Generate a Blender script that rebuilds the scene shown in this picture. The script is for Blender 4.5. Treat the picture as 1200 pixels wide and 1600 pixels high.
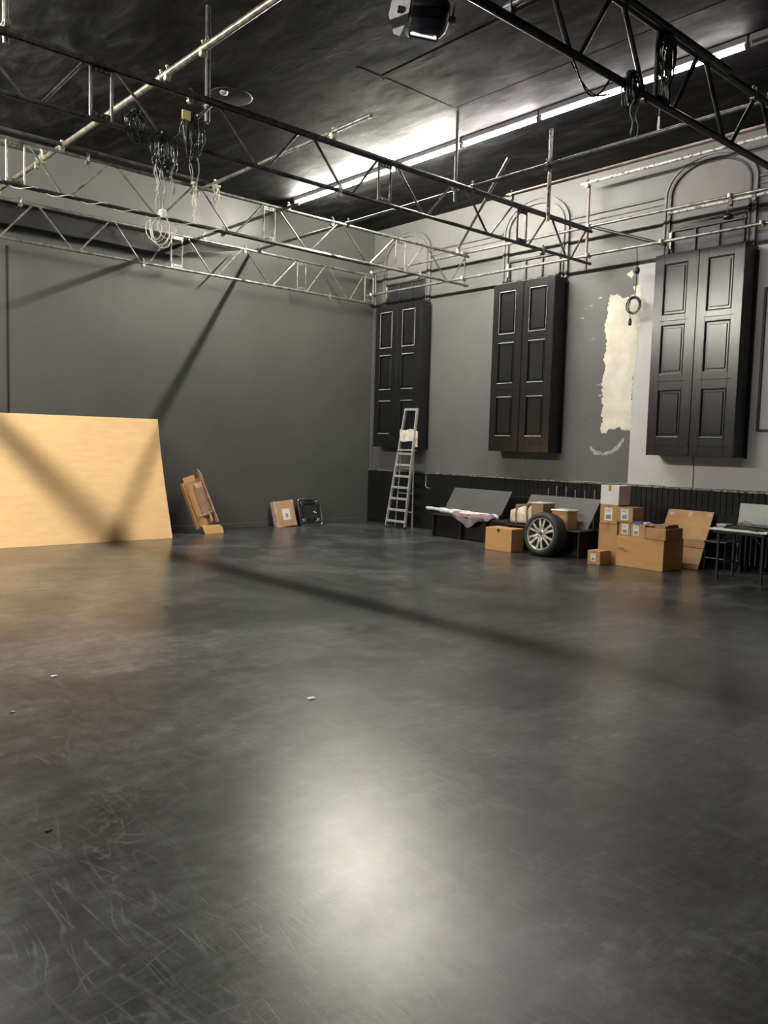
import bpy, math, random
from mathutils import Vector, Matrix, noise
PI = math.pi
for o in list(bpy.data.objects): bpy.data.objects.remove(o)
S = bpy.context.scene
COL = S.collection

# ------------------------------------------------------------------ camera, world, exposure
def setup_camera():
    f, yaw, pit, rol = 1271.7, math.radians(41.815), math.radians(-4.634), math.radians(1.546)
    cy, sy = math.cos(yaw), math.sin(yaw)
    fw = Vector((sy*math.cos(pit), cy*math.cos(pit), math.sin(pit)))
    r = Vector((cy, -sy, 0)); u = r.cross(fw)
    r2 = r*math.cos(rol) + u*math.sin(rol); u2 = -r*math.sin(rol) + u*math.cos(rol)
    m = Matrix((r2, u2, -fw)).transposed().to_4x4(); m.translation = Vector((0, 0, 1.75))
    c = bpy.data.cameras.new('camera'); c.sensor_fit = 'VERTICAL'; c.sensor_height = 36
    c.lens = f/1600*36; c.clip_end = 100; c.clip_start = .05
    o = bpy.data.objects.new('camera', c); o.matrix_world = m; COL.objects.link(o); S.camera = o
setup_camera()
W = bpy.data.worlds.new('world'); S.world = W; W.use_nodes = True
W.node_tree.nodes['Background'].inputs[0].default_value = (0.02, 0.02, 0.022, 1)
W.node_tree.nodes['Background'].inputs[1].default_value = 0.3
S.view_settings.view_transform = 'Standard'; S.view_settings.look = 'None'
S.view_settings.gamma = 1; S.view_settings.use_curve_mapping = False
S.view_settings.exposure = 3.2
TUBES = (54.0, 98.0, 92.0, 27.0, 8.0, 8.0)       # from the back wall towards the camera
TUBE_ROW2, TUBE_ROW2B = 116.0, 24.0       # emission of the fluorescent tubes
XW, YW, CZ, XL, YF = 12.33, 14.34, 6.58, -2.4, -2.6       # room

# ------------------------------------------------------------------ materials
def new_mat(name):
    m = bpy.data.materials.new(name); m.use_nodes = True
    nt = m.node_tree; b = nt.nodes['Principled BSDF']
    return m, nt, b
def N(nt, typ, **kw):
    n = nt.nodes.new(typ)
    for k, v in kw.items():
        if k.startswith('i_'):
            key = k[2:]; key = int(key) if key.isdigit() else key.replace('_', ' ')
            n.inputs[key].default_value = v
        else: setattr(n, k, v)
    return n
def coords(nt, scale=(1, 1, 1), rot=(0, 0, 0)):
    t = N(nt, 'ShaderNodeTexCoord'); mp = N(nt, 'ShaderNodeMapping')
    mp.inputs['Scale'].default_value = scale; mp.inputs['Rotation'].default_value = rot
    nt.links.new(t.outputs['Object'], mp.inputs['Vector']); return mp.outputs[0]
def noise_tex(nt, vec, sc, detail=5, rough=.6, dist=0):
    n = N(nt, 'ShaderNodeTexNoise'); n.inputs['Scale'].default_value = sc
    n.inputs['Detail'].default_value = detail; n.inputs['Roughness'].default_value = rough
    n.inputs['Distortion'].default_value = dist
    nt.links.new(vec, n.inputs['Vector']); return n.outputs[0]
def ramp(nt, fac, stops):
    r = N(nt, 'ShaderNodeValToRGB'); cr = r.color_ramp
    while len(cr.elements) < len(stops): cr.elements.new(.5)
    for e, (p, c) in zip(cr.elements, stops):
        e.position = p
        if not isinstance(c, (tuple, list)): c = (c, c, c)
        e.color = (*c, 1)
    nt.links.new(fac, r.inputs[0]); return r.outputs[0]
def mixc(nt, fac, a, b, mode='MIX'):
    n = N(nt, 'ShaderNodeMix', data_type='RGBA', blend_type=mode)
    for s, v in ((0, fac), (6, a), (7, b)):
        if isinstance(v, (int, float)): n.inputs[s].default_value = v
        elif isinstance(v, tuple): n.inputs[s].default_value = (*v, 1)
        else: nt.links.new(v, n.inputs[s])
    return n.outputs[2]
def math_n(nt, op, a, b=None):
    n = N(nt, 'ShaderNodeMath', operation=op)
    for s, v in ((0, a), (1, b)):
        if v is None: continue
        if isinstance(v, (int, float)): n.inputs[s].default_value = v
        else: nt.links.new(v, n.inputs[s])
    return n.outputs[0]
def bump(nt, b, h, strength=.2, dist=.01):
    n = N(nt, 'ShaderNodeBump'); n.inputs['Strength'].default_value = strength
    n.inputs['Distance'].default_value = dist
    nt.links.new(h, n.inputs['Height']); nt.links.new(n.outputs[0], b.inputs['Normal']); nt.links.new(n.outputs[0], b.inputs['Coat Normal'])
def mat(name, c1, c2=None, rough=.6, metal=0, sc=6, bmp=.15, bsc=40, stretch=(1, 1, 1), lo=.35, hi=.65, spec=.5, rvar=.1):
    m, nt, b = new_mat(name); v = coords(nt, stretch)
    c2 = c2 or tuple(x*.75 for x in c1)
    f = noise_tex(nt, v, sc)
    nt.links.new(ramp(nt, f, [(lo, c2), (hi, c1)]), b.inputs['Base Color'])
    r = ramp(nt, noise_tex(nt, v, sc*2.3), [(.3, max(0, rough-rvar)), (.7, min(1, rough+rvar))])
    nt.links.new(r, b.inputs['Roughness']); b.inputs['Metallic'].default_value = metal
    b.inputs['Specular IOR Level'].default_value = spec
    if bmp: bump(nt, b, noise_tex(nt, v, bsc, 4), bmp, .004)
    return m

def floor_mat():
    m, nt, b = new_mat('black_stage_floor')
    v0 = coords(nt)
    base = ramp(nt, noise_tex(nt, v0, .5, 9, .66, .9), [(.38, (.021, .022, .024)), (.5, (.044, .046, .049)), (.62, (.085, .086, .089))])
    w1 = ramp(nt, noise_tex(nt, coords(nt, (.8, 2.2, 1), (0, 0, .06)), 3.2, 10, .78, .5), [(.38, .6), (.5, .97), (.62, 1.5)])
    w2 = ramp(nt, noise_tex(nt, coords(nt, (1.9, .8, 1), (0, 0, .1)), 2.8, 10, .78, .5), [(.38, .7), (.62, 1.35)])
    fine = ramp(nt, noise_tex(nt, v0, 14, 9, .85), [(.35, .6), (.65, 1.45)])
    for q in (w1, w2, fine): base = mixc(nt, 1.0, base, q, 'MULTIPLY')
    br = N(nt, 'ShaderNodeTexBrick', offset=.5); br.inputs['Scale'].default_value = 1.0
    br.inputs['Brick Width'].default_value = 2.44; br.inputs['Row Height'].default_value = 1.22
    br.inputs['Mortar Size'].default_value = .003; br.inputs['Mortar Smooth'].default_value = .4
    nt.links.new(v0, br.inputs['Vector'])
    joint = br.outputs['Fac']
    base = mixc(nt, math_n(nt, 'MULTIPLY', joint, .3), base, (.075, .075, .075))
    # long curved drag scratches: thin contour lines of a slow noise, in worn areas only
    scr = None
    for (st, a, sc, eps, ms) in (((.9, .16, 1), .18, 1.9, .0036, .9), ((.9, .13, 1), -.12, 3.3, .0045, 1.3), ((1.3, .2, 1), .45, 2.8, .0042, 1.1), ((.2, 1.3, 1), .1, 2.4, .0032, 1.7)):
        n = noise_tex(nt, coords(nt, st, (0, 0, a)), sc, 1.6, .45, .2)
        for lv in (.44, .5, .56):
            d = math_n(nt, 'ABSOLUTE', math_n(nt, 'SUBTRACT', n, lv))
            line = ramp(nt, d, [(0.0, 1.0), (eps, 0.0)])
            scr = line if scr is None else math_n(nt, 'MAXIMUM', scr, line)
    mask = math_n(nt, 'MULTIPLY', ramp(nt, noise_tex(nt, v0, 1.2, 4, .6), [(.43, 0.0), (.56, 1.0)]), ramp(nt, noise_tex(nt, v0, 9, 4, .7), [(.38, 0.0), (.54, 1.0)]))
    scr = math_n(nt, 'MULTIPLY', scr, mask)
    base = mixc(nt, math_n(nt, 'MULTIPLY', scr, .5), base, (.15, .15, .145))
    sp = ramp(nt, noise_tex(nt, v0, 70, 2, .5), [(.75, 0.0), (.78, 1.0)])
    base = mixc(nt, math_n(nt, 'MULTIPLY', sp, .5), base, (.25, .25, .25))
    nt.links.new(base, b.inputs['Base Color'])
    r = ramp(nt, noise_tex(nt, coords(nt, (.8, 1.6, 1), (0, 0, .3)), 1.5, 9, .75, .6), [(.3, .28), (.7, .38)])
    r = math_n(nt, 'ADD', r, math_n(nt, 'MULTIPLY', scr, .12))
    nt.links.new(r, b.inputs['Roughness'])
    b.inputs['Specular IOR Level'].default_value = .5
    b.inputs['Coat Weight'].default_value = .38
    nt.links.new(ramp(nt, noise_tex(nt, coords(nt, (.8, 1.6, 1), (0, 0, .3)), 1.5, 9, .75, .6), [(.3, .16), (.7, .23)]), b.inputs['Coat Roughness'])
    h = math_n(nt, 'ADD', noise_tex(nt, v0, 2.5, 6, .6), math_n(nt, 'MULTIPLY', scr, -.12))
    h = math_n(nt, 'ADD', h, math_n(nt, 'MULTIPLY', noise_tex(nt, v0, 38, 6, .85), .20))
    h = math_n(nt, 'ADD', h, math_n(nt, 'MULTIPLY', joint, -.10))
    bump(nt, b, h, .16, .012)
    return m
def ceiling_mat():
    m, nt, b = new_mat('black_ceiling_paint')
    base = ramp(nt, noise_tex(nt, coords(nt, (1.1, .5, 1), (0, 0, .5)), 1.1, 8, .66, .9), [(.36, (.006, .006, .007)), (.5, (.011, .011, .012)), (.64, (.023, .023, .022))])
    pat = ramp(nt, noise_tex(nt, coords(nt, (2.2, .7, 1), (0, 0, .55)), 1.3, 9, .7, 1.2), [(.40, .35), (.5, 1.0), (.62, 2.2)])
    base = mixc(nt, 1.0, base, pat, 'MULTIPLY')
    nt.links.new(base, b.inputs['Base Color'])
    nt.links.new(ramp(nt, noise_tex(nt, coords(nt, (2.0, .6, 1), (0, 0, .5)), 1.5, 8, .7, .8), [(.34, .55), (.66, .82)]), b.inputs['Roughness'])
    b.inputs['Specular IOR Level'].default_value = .13
    bump(nt, b, noise_tex(nt, coords(nt, (2.0, .8, 1), (0, 0, .5)), 2.0, 8, .6, .6), .22, .02)
    return m
def wall_mat(name, c1, c2, rough, scuffs=.25, bs=.12):
    m, nt, b = new_mat(name); v = coords(nt)
    base = ramp(nt, noise_tex(nt, v, .7, 6, .6, .3), [(.3, c2), (.7, c1)])
    base = mixc(nt, 1.0, base, ramp(nt, noise_tex(nt, v, 30, 4), [(.2, .9), (.8, 1.08)]), 'MULTIPLY')
    t = noise_tex(nt, coords(nt, (1, .5, 4), (.25, 0, 0)), 6, 5, .75, .4)
    q = math_n(nt, 'MULTIPLY', ramp(nt, t, [(.69, 0.0), (.73, 1.0)]), ramp(nt, noise_tex(nt, v, 1.1, 2), [(.5, 0.0), (.62, 1.0)]))
    base = mixc(nt, math_n(nt, 'MULTIPLY', q, scuffs), base, (.35, .34, .33))
    nt.links.new(base, b.inputs['Base Color'])
    nt.links.new(ramp(nt, noise_tex(nt, v, 3, 5), [(.3, rough-.06), (.7, rough+.08)]), b.inputs['Roughness'])
    bump(nt, b, noise_tex(nt, v, 2.2, 9, .6), bs, .03)
    return m
def emit(name, col, s):
    m, nt, b = new_mat(name); b.inputs['Base Color'].default_value = (.9, .9, .9, 1)
    b.inputs['Emission Color'].default_value = (*col, 1); b.inputs['Emission Strength'].default_value = s
    return m
def print_mat(name):      # flat printing on a shipping label: dark bars and small type
    m, nt, b = new_mat(name)
    w = N(nt, 'ShaderNodeTexWave', wave_type='BANDS', bands_direction='Z'); w.inputs['Scale'].default_value = 22
    w.inputs['Distortion'].default_value = 0
    nt.links.new(coords(nt), w.inputs['Vector'])
    n = noise_tex(nt, coords(nt, (1, 8, 1)), 40, 2)
    f = math_n(nt, 'MULTIPLY', w.outputs['Fac'], n)
    nt.links.new(ramp(nt, f, [(.22, (.05, .05, .055)), (.40, (.55, .53, .50))]), b.inputs['Base Color'])
    b.inputs['Roughness'].default_value = .6
    return m

M = {}
M['floor'] = floor_mat(); M['ceiling'] = ceiling_mat()
M['wall_back'] = wall_mat('charcoal_wall_paint', (.098, .098, .094), (.076, .077, .074), .5, .05, .06)
M['wall_right'] = wall_mat('grey_wall_paint', (.117, .117, .114), (.088, .088, .086), .5, .5, .2)
M['arch_board'] = wall_mat('pale_grey_board', (.15, .147, .14), (.12, .117, .112), .55, .2, .12)
M['moulding'] = mat('painted_moulding', (.13, .13, .127), (.09, .09, .09), .5, sc=8, bmp=.2)
M['dado'] = mat('black_dado_paint', (.008, .0085, .009), (.005, .005, .006), .5, sc=4, spec=.3)
M['white_wall'] = mat('pale_lilac_wall_paint', (.50, .49, .49), (.46, .45, .455), .55, sc=2, bmp=.1)
M['cream'] = mat('cream_filler', (.70, .655, .56), (.55, .51, .44), .8, sc=3, bmp=.25, bsc=14)
M['scuff'] = mat('pale_scuff', (.42, .41, .40), (.2, .2, .2), .8, sc=14)
M['black_gloss'] = mat('black_gloss_paint', (.006, .006, .0065), (.0045, .0045, .005), .245, sc=5, bmp=0, bsc=9, rvar=.015, spec=.8)
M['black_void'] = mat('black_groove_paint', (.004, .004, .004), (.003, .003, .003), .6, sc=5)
M['black_matt'] = mat('black_matt_paint', (.014, .014, .016), (.010, .010, .011), .5, sc=5)
M['edge'] = mat('pale_edge', (.55, .54, .50), (.25, .25, .24), .45, sc=30, stretch=(1, 1, 1))
M['wood_raw'] = mat('splintered_wood', (.45, .42, .37), (.2, .19, .17), .7, sc=25)
M['galv'] = mat('galvanised_tube', (.36, .35, .32), (.12, .117, .11), .36, .65, sc=9, bmp=.2)
M['galv_dark'] = mat('dull_steel_tube', (.17, .17, .163), (.07, .07, .067), .38, .55, sc=9, bmp=.2)
M['cream_tube'] = mat('cream_painted_tube', (.34, .32, .26), (.12, .115, .095), .34, .55, sc=10, bmp=.15)
M['black_tube'] = mat('black_painted_tube', (.045, .045, .046), (.02, .02, .02), .36, .3, sc=12, bmp=.2)
M['worn_tube'] = mat('worn_dark_tube', (.13, .12, .115), (.035, .034, .033), .34, .4, sc=10, bmp=.2)
M['brown_tube'] = mat('brown_primer_tube', (.30, .22, .185), (.17, .125, .105), .5, .1, sc=8)
M['chipped'] = mat('chipped_white_tube', (.50, .49, .45), (.10, .095, .09), .5, .1, sc=16, lo=.42, hi=.5)
M['brass'] = mat('zinc_yellow_coupler', (.62, .58, .42), (.3, .28, .2), .4, .6, sc=14)
M['alu'] = mat('aluminium', (.74, .74, .72), (.55, .55, .53), .35, .6, sc=12, bmp=.1)
M['card_sheet'] = mat('corrugated_sheet_cardboard', (.84, .55, .27), (.78, .50, .235), .75, sc=3, bmp=.12, bsc=60, stretch=(1, 1, 5))
M['card'] = mat('corrugated_cardboard', (.60, .325, .125), (.55, .295, .112), .75, sc=3, bmp=.12, bsc=60, stretch=(1, 1, 5))
M['card2'] = mat('brown_cardboard', (.50, .28, .12), (.40, .225, .095), .75, sc=5, bmp=.1, bsc=50)
M['card3'] = mat('pinkish_cardboard', (.54, .32, .17), (.44, .26, .14), .75, sc=5, bmp=.1, bsc=50)
M['card_in'] = mat('worn_inner_cardboard', (.36, .20, .12), (.26, .14, .08), .75, sc=9, bmp=.2)
M['tape'] = mat('brown_parcel_tape', (.38, .24, .12), (.30, .19, .10), .3, sc=9)
M['tape_pink'] = mat('torn_pale_tape', (.62, .48, .42), (.40, .24, .18), .4, sc=20)
M['white_box'] = mat('white_carton', (.72, .71, .68), (.66, .65, .62), .6, sc=4, bmp=.05)
M['paper'] = mat('white_label_paper', (.78, .77, .75), (.7, .69, .67), .6, sc=10, bmp=0)
M['print'] = print_mat('label_print')
M['wrap'] = mat('crumpled_white_wrap', (.80, .77, .72), (.5, .42, .30), .3, sc=8, bmp=.5, bsc=18)
M['cloth_white'] = mat('white_dust_sheet', (.74, .72, .70), (.56, .53, .52), .8, sc=7, bmp=.4, bsc=22)
M['cloth_pink'] = mat('dusty_pink_cloth', (.27, .20, .225), (.15, .11, .125), .85, sc=7, bmp=.3, bsc=22)
M['grey_board'] = mat('grey_board', (.085, .085, .083), (.072, .072, .070), .5, sc=3, bmp=.05)
M['rubber'] = mat('tyre_rubber', (.028, .027, .024), (.02, .019, .018), .6, sc=20, bmp=.2)
M['alloy'] = mat('silver_alloy', (.62, .60, .57), (.5, .49, .47), .3, .7, sc=6, bmp=0)
M['dark_metal'] = mat('dark_hub_metal', (.03, .03, .03), (.02, .02, .02), .4, .5, sc=6, bmp=0)
M['cable'] = mat('black_cable', (.02, .02, .022), (.012, .012, .013), .28, sc=20, bmp=0)
M['cable_grey'] = mat('grey_cable', (.35, .35, .33), (.2, .2, .19), .35, sc=20, bmp=0)
M['rope'] = mat('white_rope', (.74, .71, .64), (.5, .48, .43), .7, sc=30)
M['yellow'] = mat('yellow_tag', (.75, .66, .22), (.6, .52, .18), .5, sc=9, bmp=0)
M['blue'] = mat('blue_packet', (.05, .17, .50), (.04, .11, .36), .35, sc=12, bmp=.1)
M['navy'] = mat('navy_plastic', (.006, .008, .018), (.005, .006, .013), .35, sc=5, bmp=0)
M['lamp_grey'] = mat('grey_lamp_metal', (.30, .30, .30), (.2, .2, .2), .5, .2, sc=9)
M['table_white'] = mat('white_laminate', (.80, .79, .75), (.72, .71, .68), .35, sc=5, bmp=0)
M['screen_grey'] = mat('pale_grey_shell', (.34, .36, .34), (.30, .315, .30), .35, sc=3, bmp=0)
M['keys'] = mat('light_grey_plastic', (.45, .45, .45), (.36, .36, .36), .45, sc=20)
M['glass_black'] = mat('smoked_tray', (.04, .042, .042), (.02, .02, .02), .18, sc=6, bmp=0)
M['chrome'] = mat('bright_metal', (.75, .76, .76), (.5, .5, .5), .22, .9, sc=10, bmp=0)
M['housing'] = mat('batten_housing', (.20, .18, .18), (.15, .14, .14), .5, sc=6, bmp=0)
for k, e in enumerate(TUBES): M['tube%d' % k] = emit('lit_tube_%d' % (k+1), (1.0, .965, .83) if k < 3 else (1.0, .93, .90), e)
M['tube_row2'] = emit('lit_tube_second_row', (1.0, .97, .86), TUBE_ROW2)
M['tube_row2b'] = emit('lit_tube_second_row_near', (1.0, .97, .88), TUBE_ROW2B)
M['lamp_lit'] = emit('lit_lens', (1.0, .97, .85), 2.2)

# ------------------------------------------------------------------ mesh helpers
class MB:
    def __init__(s): s.v = []; s.f = []; s.sm = []
    def add(s, vs, fs, smooth=False):
        n = len(s.v); s.v += [tuple(v) for v in vs]
        for f in fs: s.f.append(tuple(i+n for i in f)); s.sm.append(smooth)
        return s
    def box(s, x0, x1, y0, y1, z0, z1, m=None):
        vs = [Vector((x, y, z)) for z in (z0, z1) for y in (y0, y1) for x in (x0, x1)]
        if m is not None: vs = [m @ v for v in vs]
        return s.add(vs, [(0, 2, 3, 1), (4, 5, 7, 6), (0, 1, 5, 4), (2, 6, 7, 3), (0, 4, 6, 2), (1, 3, 7, 5)])
    def bbox(s, x0, x1, y0, y1, z0, z1, b=.004, m=None):   # box with chamfered edges
        vs = []; idx = {}
        X = (x0, x1); Y = (y0, y1); Z = (z0, z1)
        for k in range(2):
            for j in range(2):
                for i in range(2):
                    sx = b*(1-2*i); sy = b*(1-2*j); sz = b*(1-2*k)
                    for ax in range(3):
                        p = [X[i]+sx, Y[j]+sy, Z[k]+sz]; p[ax] = (X, Y, Z)[ax][(i, j, k)[ax]]
                        idx[(i, j, k, ax)] = len(vs); vs.append(Vector(p))
        fs = []
        for ax in range(3):
            o = [a for a in range(3) if a != ax]
            for e in (0, 1):
                q = []
                for (a, c) in ((0, 0), (1, 0), (1, 1), (0, 1)):
                    t = [0, 0, 0]; t[ax] = e; t[o[0]] = a; t[o[1]] = c; q.append(idx[(*t, ax)])
                fs.append(tuple(q))
                for c in (0, 1):
                    if e == 0 or True:
                        pass
        for ax in range(3):          # edge chamfers along ax
            o = [a for a in range(3) if a != ax]
            for a in (0, 1):
                for c in (0, 1):
                    t0 = [0, 0, 0]; t1 = [0, 0, 0]; t0[o[0]] = t1[o[0]] = a; t0[o[1]] = t1[o[1]] = c; t1[ax] = 1
                    fs.append((idx[(*t0, o[0])], idx[(*t1, o[0])], idx[(*t1, o[1])], idx[(*t0, o[1])]))
        for k in range(2):
            for j in range(2):
                for i in range(2): fs.append(tuple(idx[(i, j, k, ax)] for ax in range(3)))
        if m is not None: vs = [m @ v for v in vs]
        return s.add(vs, fs)
    def tube(s, p0, p1, r, n=10, r1=None, caps=True):
        p0 = Vector(p0); p1 = Vector(p1); d = (p1-p0).normalized(); r1 = r if r1 is None else r1
        a = d.orthogonal().normalized(); b = d.cross(a)
        vs = []
        for p, rr in ((p0, r), (p1, r1)):
            vs += [p + (a*math.cos(2*PI*i/n) + b*math.sin(2*PI*i/n))*rr for i in range(n)]
        s.add(vs, [(i, (i+1) % n, n+(i+1) % n, n+i) for i in range(n)], True)
        if caps: s.add(vs, [tuple(range(n-1, -1, -1)), tuple(range(n, 2*n))])
        return s
    def poly(s, pts, r, n=6, closed=False):
        P = [Vector(p) for p in pts]; L = len(P); vs = []
        prev = None
        for i, p in enumerate(P):
            q0 = P[i-1] if (i or closed) else p; q1 = P[(i+1) % L] if (i < L-1 or closed) else p
            d = (q1-q0)
            d = d.normalized() if d.length > 1e-9 else Vector((0, 0, 1))
            a = d.orthogonal().normalized() if prev is None else (prev - d*prev.dot(d))
            a = a.normalized() if a.length > 1e-6 else d.orthogonal().normalized()
            prev = a; b = d.cross(a)
            vs += [p + (a*math.cos(2*PI*k/n)+b*math.sin(2*PI*k/n))*r for k in range(n)]
        fs = []
        for i in range(L if closed else L-1):
            j = (i+1) % L
            fs += [(i*n+k, i*n+(k+1) % n, j*n+(k+1) % n, j*n+k) for k in range(n)]
        s.add(vs, fs, True)
        if not closed: s.add(vs, [tuple(range(n-1, -1, -1)), tuple(range((L-1)*n, L*n))])
        return s
    def lathe(s, prof, c, axis='x', n=32, m=None):       # prof: (radius, along)
        vs = []; L = len(prof)
        for (r, h) in prof:
            for k in range(n):
                a = 2*PI*k/n; u, w = r*math.cos(a), r*math.sin(a)
                p = {'x': (h, u, w), 'y': (u, h, w), 'z': (u, w, h)}[axis]; vs.append(Vector(p))
        if m is not None: vs = [m @ v for v in vs]
        c = Vector(c); vs = [v+c for v in vs]
        fs = [(i*n+k, i*n+(k+1) % n, (i+1)*n+(k+1) % n, (i+1)*n+k) for i in range(L-1) for k in range(n)]
        s.add(vs, fs, True)
        return s
    def prism(s, pts, d):          # closed outline (3D points), extruded by vector d
        d = Vector(d); P = [Vector(p) for p in pts]; n = len(P)
        s.add(P+[p+d for p in P], [tuple(range(n-1, -1, -1)), tuple(range(n, 2*n))]+[(i, (i+1) % n, n+(i+1) % n, n+i) for i in range(n)])
        return s
    def build(s, name, m, parent=None, label=None):
        me = bpy.data.meshes.new(name); me.from_pydata(s.v, [], s.f)
        me.polygons.foreach_set('use_smooth', s.sm); me.validate(); me.update()
        import bmesh
        bm = bmesh.new(); bm.from_mesh(me); bmesh.ops.recalc_face_normals(bm, faces=bm.faces); bm.to_mesh(me); bm.free()
        me.materials.append(M[m] if isinstance(m, str) else m)
        o = bpy.data.objects.new(name, me); COL.objects.link(o)
        if parent is not None:
            o.parent = parent; o.matrix_parent_inverse = parent_world(parent).inverted()
        if label: o['label'] = label
        return o
def parent_world(p):
    m = Matrix.LocRotScale(p.location, p.rotation_euler, p.scale)
    if p.parent is not None: m = parent_world(p.parent) @ p.matrix_parent_inverse @ m
    return m
def tag(o, label, cat, group=None):
    o['label'] = label; o['category'] = cat
    if group: o['group'] = group
    return o
def thing(name, label, cat, loc, group=None):
    o = bpy.data.objects.new(name, None); COL.objects.link(o); o.location = loc; o.empty_display_size = .1
    return tag(o, label, cat, group)
def struct(o): o['kind'] = 'structure'; return o
def jitter(mb, a, seed=0, sc=3):
    out = []
    for v in mb.v:
        p = Vector(v)*sc + Vector((seed*7.3, 0, 0)); out.append(tuple(Vector(v)+Vector(noise.noise_vector(p))*a))
    mb.v = out
rnd = random.Random(7)

# ------------------------------------------------------------------ room shell
struct(MB().box(XL-.2, XW+.2, YF-.2, YW+.2, -.15, 0).build('floor', 'floor'))
ceil_o = struct(MB().box(XL-.2, XW+.2, YF-.2, YW+.2, CZ, CZ+.15).build('ceiling', 'ceiling'))
wb = struct(MB().box(XL-.2, XW+.2, YW, YW+.2, 0, CZ).build('wall_back', 'wall_back'))
wr = struct(MB().box(XW, XW+.2, YF, YW, 0, CZ).build('wall_right', 'wall_right'))
struct(MB().box(XL-.2, XL, YF, YW, 0, CZ).build('wall_left', 'wall_back'))
struct(MB().box(XL, XW, YF-.2, YF, 0, CZ).build('wall_front', 'wall_back'))
# ceiling cover strips between the boards
for (x0, x1, y0, y1) in ((7.26, 7.34, 1.5, 8.40), (7.34, 8.62, 8.40, 8.47), (8.66, 8.73, 2.5, 8.40), (6.9, 7.26, 8.41, 8.47)):
    MB().bbox(x0, x1, y0, y1, CZ-.0022, CZ, .001).build('cover_strip', 'ceiling', ceil_o)
# back wall: vertical joint strip, skirting
struct(MB().box(4.375, 4.40, YW-.012, YW, 0, 4.86).build('trim_1', 'black_matt'))
struct(MB().bbox(6.0, XW-.02, YW-.014, YW, 0, .10, .005).build('baseboard_back', 'wall_back'))

# dado of the right wall: matchboards, flat panel, rail
boards = MB(); y = -2.5
while y < YW-.08:
    w = .098
    if y+w < YW-.02: boards.bbox(XW-.026, XW, y, y+w-.003, 0, 1.19, .005)
    y += w
b = boards.build('matchboards', 'dado', wr); b['kind'] = 'stuff'; b['label'] = 'black vertical matchboards of the low dado'
MB().bbox(XW-.045, XW-.026, 12.95, YW-.02, .05, 1.19, .003).build('dado_panel', 'dado', wr)
MB().bbox(XW-.06, XW-.026, 9.4, 12.9, 0, .86, .004).build('dado_panel', 'dado', wr)
rail = MB().bbox(XW-.04, XW, -2.5, YW-.01, 1.185, 1.212, .006)
struct(rail.build('trim_2', 'chipped'))
pts = [(XW-.05, y_/10, 1.216+.006*math.sin(y_*.37)+.004*math.sin(y_*1.1)) for y_ in range(-20, 144)]
struct(MB().poly(pts, .009, 6).build('trim_3', 'galv'))
struct(MB().bbox(XW-.05, XW, 2.5, YW-.02, .0, .045, .006).build('baseboard_right', 'dado'))
# string course between the arches
for k, (y0, y1) in enumerate(((10.52, 12.45), (7.14, 8.98), (2.2, 5.64), (13.97, YW-.01))):
    o = MB().bbox(XW-.035, XW, y0, y1, 5.86, 5.90, .012).bbox(XW-.02, XW, y0, y1, 5.76, 5.785, .006).build('trim_%d' % (4+k), 'moulding')
    struct(o)

# painted patches (thin real layers of paint and filler)
def ragged(pts, amp, seed, step=.025):
    out = []
    for i, (y0, z0) in enumerate(pts):
        y1, z1 = pts[(i+1) % len(pts)]; L = math.hypot(y1-y0, z1-z0); n = max(1, int(L/step))
        for k in range(n):
            t = k/n; p = Vector((y0+(y1-y0)*t, z0+(z1-z0)*t, seed*3.1))
            nx, ny = -(z1-z0)/L, (y1-y0)/L; a = amp*(noise.noise(p*6)+.9*noise.noise(p*19)+.4*noise.noise(p*40))
            out.append((p.x+nx*a, p.y+ny*a))
    return out
def patch(name, m, pts, d, label):
    return MB().prism([(XW, y, z) for (y, z) in pts], (-d, 0, 0)).build(name, m, wr, label)
patch('paint_patch', 'white_wall', [(7.57, 4.93), (7.58, 1.213), (-2.5, 1.213), (-2.5, 4.93)], .003, 'pale lilac grey painted area behind the near shutter')
patch('filler_patch', 'cream', ragged([(8.13, 4.42), (8.16, 3.4), (8.15, 2.12), (7.57, 2.14), (7.56, 3.2), (7.50, 3.9), (7.53, 4.46), (7.78, 4.38), (7.95, 4.47)], .05, 1), .006, 'cream filler patch with ragged edges')
patch('filler_patch', 'cream', ragged([(7.80, 4.75), (7.70, 4.80), (7.64, 4.72), (7.70, 4.66)], .02, 2, .03), .005, 'small cream filler spot')
patch('filler_patch', 'cream', ragged([(7.66, 4.52), (7.52, 4.56), (7.52, 4.40), (7.62, 4.42)], .02, 3, .03), .005, 'small cream filler spot')
cres = [(8.36, 1.86), (8.25, 1.775), (8.1, 1.745), (7.95, 1.78), (7.82, 1.87), (7.72, 1.99), (7.68, 2.0), (7.70, 1.93), (7.80, 1.80), (7.93, 1.71), (8.1, 1.68), (8.27, 1.71), (8.36, 1.79)]
patch('scuff_mark', 'scuff', ragged(cres, .015, 4, .04), .002, 'pale curved scuff')
for k, (y_, z_) in enumerate(((8.75, 4.35), (8.62, 4.25), (8.5, 4.30), (8.35, 4.42), (8.7, 4.1), (8.45, 3.7), (8.3, 2.9), (8.25, 2.72), (8.42, 2.3))):
    w = rnd.uniform(.05, .14); h = rnd.uniform(.006, .016)
    patch('scuff_mark', 'scuff', ragged([(y_, z_), (y_-w, z_+rnd.uniform(-.03, .05)), (y_-w, z_+h), (y_, z_+h)], .01, 5+k, .03), .0015, None)

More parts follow.
